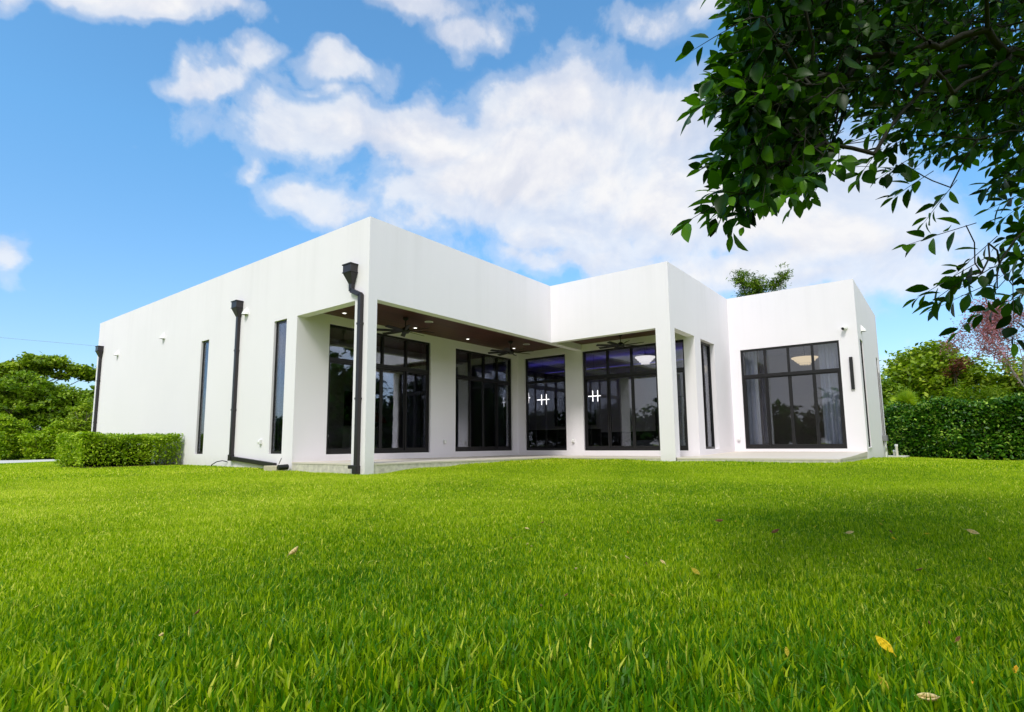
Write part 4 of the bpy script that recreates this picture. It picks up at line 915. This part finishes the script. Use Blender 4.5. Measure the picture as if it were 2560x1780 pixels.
for ci, c in enumerate(centres):
    k = nodes[[0]][0] if False else None
    par = nodes[8 + order.index(ci)][1] if ci < 0 else None
    d = Vector((random.uniform(-1, 1), random.uniform(-1, 1), random.uniform(-.9, .35)))
    out_ = (c - (TB + Vector((0, 0, 3.0)))); out_.normalize(); d = (d * .8 + out_ * .9).normalized()
    Ls = random.uniform(.14, .30); tip = c + d * Ls + Vector((0, 0, -.03)); sh.tube([c - d * .05, c.lerp(tip, .5), tip], [.0022, .0018, .001], 5, cap=False)
    nl = random.randint(6, 9); tw = random.uniform(0, 6.28); ct = random.random()
    for j in range(nl):
        s = (j + .4) / nl; p = c.lerp(tip, s); an = tw + j * 2.4; o_ = d.orthogonal().normalized(); o2 = d.cross(o_); rd = o_ * math.cos(an) + o2 * math.sin(an)
        ld = (rd * .9 + d * (.35 + .6 * s) + Vector((0, 0, -.25))).normalized(); nr = (d * .6 + Vector((random.uniform(-.5, .5), random.uniform(-.5, .5), .8))).normalized()
        if abs(ld.dot(nr)) > .95: nr = Vector((0, 0, 1))
        L_ = random.uniform(.068, .12); st_ = p + ld * .012; add_leaf(st_, ld, nr, L_, L_ * random.uniform(.50, .68) * .95, min(1, max(0, ct * .55 + random.gauss(.15, .2))))
    add_leaf(tip, d, (Vector((0, 0, 1)) + d.orthogonal() * .3), .08, .035, .8)
o3 = np.array(TB)
np_mesh('leaves', np.array(LV) - o3, np.array(LF4), np.array(LF3), mat=M['ficus'], parent=ft, attr=np.array(LT), smooth=True)
sh.build('shoots', M['twig'], ft, org=TB)

# ------------------------------------------------------------------ lawn blades
def in_lawn(x, y):
    h = (x > -.03) & (y > -.03) & (x < 22.2); h |= (x > 8.28) & (y > -9.0) & (x < 22.2); h |= (x > 22.3) & (x < 26.5) & (y > -9.65) & (y < -8.1)
    h |= (x > -2.95) & (x < 0) & (y > 10.0) & (y < 12.6); h |= (x > -.38) & (x < 0) & (y > 3.3) & (y < 4.05)
    h |= (y > 26.9 + .45 * x) & (y < 35.8 - .1 * x) & (x < 14) & (y > 10)
    return ~h
def blades(r0, r1, dens, hgt, wid, seg2=True, t0=.0, lay=0.0):
    ang0 = math.atan2(Fv.y, Fv.x); half = .86
    n_ = int(half * (r1 * r1 - r0 * r0) * dens); r = np.sqrt(rng.random(n_) * (r1 * r1 - r0 * r0) + r0 * r0); a = ang0 + (rng.random(n_) * 2 - 1) * half
    x, y = CAM.x + r * np.cos(a), CAM.y + r * np.sin(a); k = in_lawn(x, y); x, y = x[k], y[k]; n_ = len(x); z = gz(x, y) - .005
    f1 = .5 + .5 * np.sin(x * .9 + 1.3 * np.sin(y * .7)) * np.sin(y * 1.05 + .8 * np.sin(x * .55)); f2 = .5 + .5 * np.sin(x * 4.1 + 2 * np.sin(y * 2.7)) * np.sin(y * 3.7 + x)
    h = hgt * (.45 + .75 * rng.random(n_)) * (.8 + .35 * f2); wd = wid * (.6 + .8 * rng.random(n_))
    az = rng.random(n_) * 2 * PI; ln = np.abs(rng.normal(size=n_)) * .33 + .05 + lay; dxy = np.stack([np.cos(az), np.sin(az)], 1); az2 = az + PI / 2 + rng.normal(size=n_) * .6; s = np.stack([np.cos(az2), np.sin(az2), np.zeros(n_)], 1) * wd[:, None] * .5
    B = np.stack([x, y, z], 1); mid = B + np.concatenate([dxy * (h * ln * .35)[:, None], (h * .58)[:, None]], 1); tip = B + np.concatenate([dxy * (h * ln * 1.15)[:, None], (h * np.maximum(.25, 1 - .22 * ln))[:, None]], 1)
    if t0 < 1: t0 = t0 + .25 - .37 * np.exp(-((r[k] / 3.9) ** 1.6))  # foreground shade painted in: blades nearer the camera get a darker tint
    t0 = t0 - .12 * np.exp(-((x + 3.5) ** 2 + (y + 10.5) ** 2) / 30.0)      # shade under the tree painted into the blade tint
    t0 = t0 + .12 * np.exp(-((x + 6) ** 2 + (y - 1) ** 2) / 40.0) - .07 * np.exp(-((x - 4) ** 2 + (y + 8) ** 2) / 40.0)   # yellower on the left; tree shade on the right put into the tint
    t = np.clip(t0 + .20 * f1 + .10 * f2 + rng.normal(size=n_) * .18 + (rng.random(n_) < .05) * .55, 0, 1)
    if seg2:
        V = np.stack([B - s, B + s, mid + s * .85, mid - s * .85, tip], 1).reshape(-1, 3); k = np.arange(n_)[:, None] * 5
        return V, k + np.array([[0, 1, 2, 3]]), k + np.array([[3, 2, 4]]), np.repeat(t, 5)
    V = np.stack([B - s, B + s, tip], 1).reshape(-1, 3); k = np.arange(n_)[:, None] * 3
    return V, None, k + np.array([[0, 1, 2]]), np.repeat(t, 3)
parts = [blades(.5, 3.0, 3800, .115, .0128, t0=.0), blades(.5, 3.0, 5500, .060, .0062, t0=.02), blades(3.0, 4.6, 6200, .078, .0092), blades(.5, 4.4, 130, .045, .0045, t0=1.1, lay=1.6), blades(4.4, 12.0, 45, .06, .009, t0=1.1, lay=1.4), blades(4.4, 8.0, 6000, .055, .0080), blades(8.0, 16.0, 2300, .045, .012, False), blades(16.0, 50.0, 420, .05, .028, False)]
Vs, q4, q3, tt = [], [], [], []; off = 0
for V, a, b, t_ in parts:
    Vs.append(V); tt.append(t_)
    if a is not None: q4.append(a + off)
    q3.append(b + off); off += len(V)
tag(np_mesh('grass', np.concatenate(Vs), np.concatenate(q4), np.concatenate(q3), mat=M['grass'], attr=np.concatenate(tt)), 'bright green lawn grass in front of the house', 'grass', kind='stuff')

# ------------------------------------------------------------------ fallen leaves on the lawn
def fallen(label, x, y, L_, rz, c, curl=.25, tilt=(0, 0), lift=.055, W_=.42):
    mb = MB(); rows = []
    for s, w_ in [(0, .02), (.12, .5), (.32, .92), (.55, 1.0), (.78, .68), (.92, .28), (1, .02)]:
        rows.append([(L_ * (s - .5), L_ * W_ * .5 * w_ * q, L_ * curl * ((2 * s - 1) ** 2 * .5 + abs(q) ** 1.5 * w_ * .5)) for q in (-1, -.5, 0, .5, 1)])
    for r0_, r1_ in zip(rows, rows[1:]):
        for j in range(4): mb.poly([r0_[j], r0_[j + 1], r1_[j + 1], r1_[j]])
    mb.tube([(-L_ * .5, 0, 0.0 + L_ * curl * .5), (-L_ * .72, .004, L_ * curl * .4)], [.0015, .001], 5)
    o = mb.build('fallen_leaf', drymat('dry_leaf', c), smooth=True); o.location = (x, y, g1(x, y) + lift); o.rotation_euler = (Vector((-tilt[0] * 1.3, tilt[1] - .25 * tilt[0], 1.0)).to_track_quat('Z', 'Y') @ Matrix.Rotation(rz, 3, 'Z').to_quaternion()).to_euler()
    sm = o.modifiers.new('thick', 'SOLIDIFY'); sm.thickness = .0012
    return tag(o, label, 'leaf', 'fallen leaves on the lawn')
YL, OR, TN, BR, OL = (.95, .68, .01), (.95, .55, .02), (.92, .76, .38), (.30, .15, .06), (.62, .52, .04)
def onlawn(x, y): return x, y
fallen('large bright yellow leaf lying tilted in the grass at lower right', -5.787, -10.970, 0.092, 2.3, YL, 0.12, (.75,.1), 0.09100000000000001)
fallen('flat orange leaf near the bottom right', -5.982, -11.244, 0.045, 0.6, OR, 0.1, (.5,.1), 0.061)
fallen('orange leaf half sunk in the grass at the right edge', -5.722, -11.397, 0.042, 1.6, OR, 0.2, (.5,.3), 0.061)
fallen('olive yellow leaf lying by itself right of centre', -4.729, -9.771, 0.081, -0.7, OL, 0.2, (.7,.0), 0.066)
fallen('pale tan curled leaf in the middle of the right lawn', -2.405, -10.433, 0.076, 0.3, TN, 0.4, (.9,.3), 0.066)
fallen('pale cream folded leaf far right on the lawn', -1.849, -11.352, 0.104, -0.4, TN, 0.4, (.9,-.3), 0.07600000000000001)
fallen('dull brown curled leaf left of the pale tan one', -2.853, -9.877, 0.095, 0.9, BR, 0.5, (.4,.1), 0.066)
fallen('dark brown crumpled leaf farthest up the right lawn', -2.620, -9.279, 0.085, 0.2, BR, 0.6, (.6,.2), 0.066)
fallen('pale tan crumpled leaf on the left middle lawn', -6.147, -7.006, 0.095, 1.2, TN, 0.7, (.8,.2), 0.07100000000000001)
fallen('small pale leaf standing on edge at lower left', -7.642, -8.336, 0.042, 0.5, TN, 0.6, (.7,.5), 0.081)
fallen('dark curled leaf a little above the small pale one at lower left', -7.368, -8.068, 0.036, 2.0, BR, 0.6, (.6,.5), 0.07600000000000001)
fallen('big curled tan leaf at the bottom right corner', -6.222, -11.135, 0.072, 0.4, TN, 0.7, (.4,.3), 0.056)
fallen('yellow green leaf leaning between blades below the bright yellow one', -6.178, -10.997, 0.060, -0.9, OL, 0.3, (.7,.3), 0.066)
fallen('small reddish brown leaf right of the bright yellow one', -5.460, -11.220, 0.036, 1.0, BR, 0.6, (.8,.1), 0.066)
fallen('small olive leaf left of the bright yellow one', -6.037, -10.635, 0.042, 1.8, OL, 0.3, (1.0,.2), 0.066)
SM = 'small dry leaf bits scattered in the grass under the tree'
base = [fallen('small dry brown leaf bit lying among the blades under the tree', 0, 0, .035, 0, c_, .5, (.3, .2), .045) for c_ in (BR, TN, OL, YL)]
for i in range(34):
    o = base[i % 4] if i < 4 else base[i % 4].copy()
    if i >= 4: col.objects.link(o)
    rr, ff = random.uniform(-.3, 4.2), random.uniform(1.7, 6.5); ff = max(ff, rr * .95)
    x, y = CAM.x + .617 / .998 * rr + .787 * ff, CAM.y - .787 * rr + .616 * ff
    o.location = (x, y, g1(x, y) + random.uniform(.03, .055)); o.rotation_euler = (random.uniform(-.6, .6), random.uniform(-.9, .1), random.uniform(0, 6)); s_ = random.uniform(.7, 1.5); o.scale = (s_, s_, s_)
    kd = ('brown', 'pale tan', 'olive', 'yellow')[i % 4]; o['label'] = 'small ' + kd + ' dry leaf bit lying among the blades under the tree'; o['group'] = 'small ' + kd + ' leaf bits in the grass under the tree'
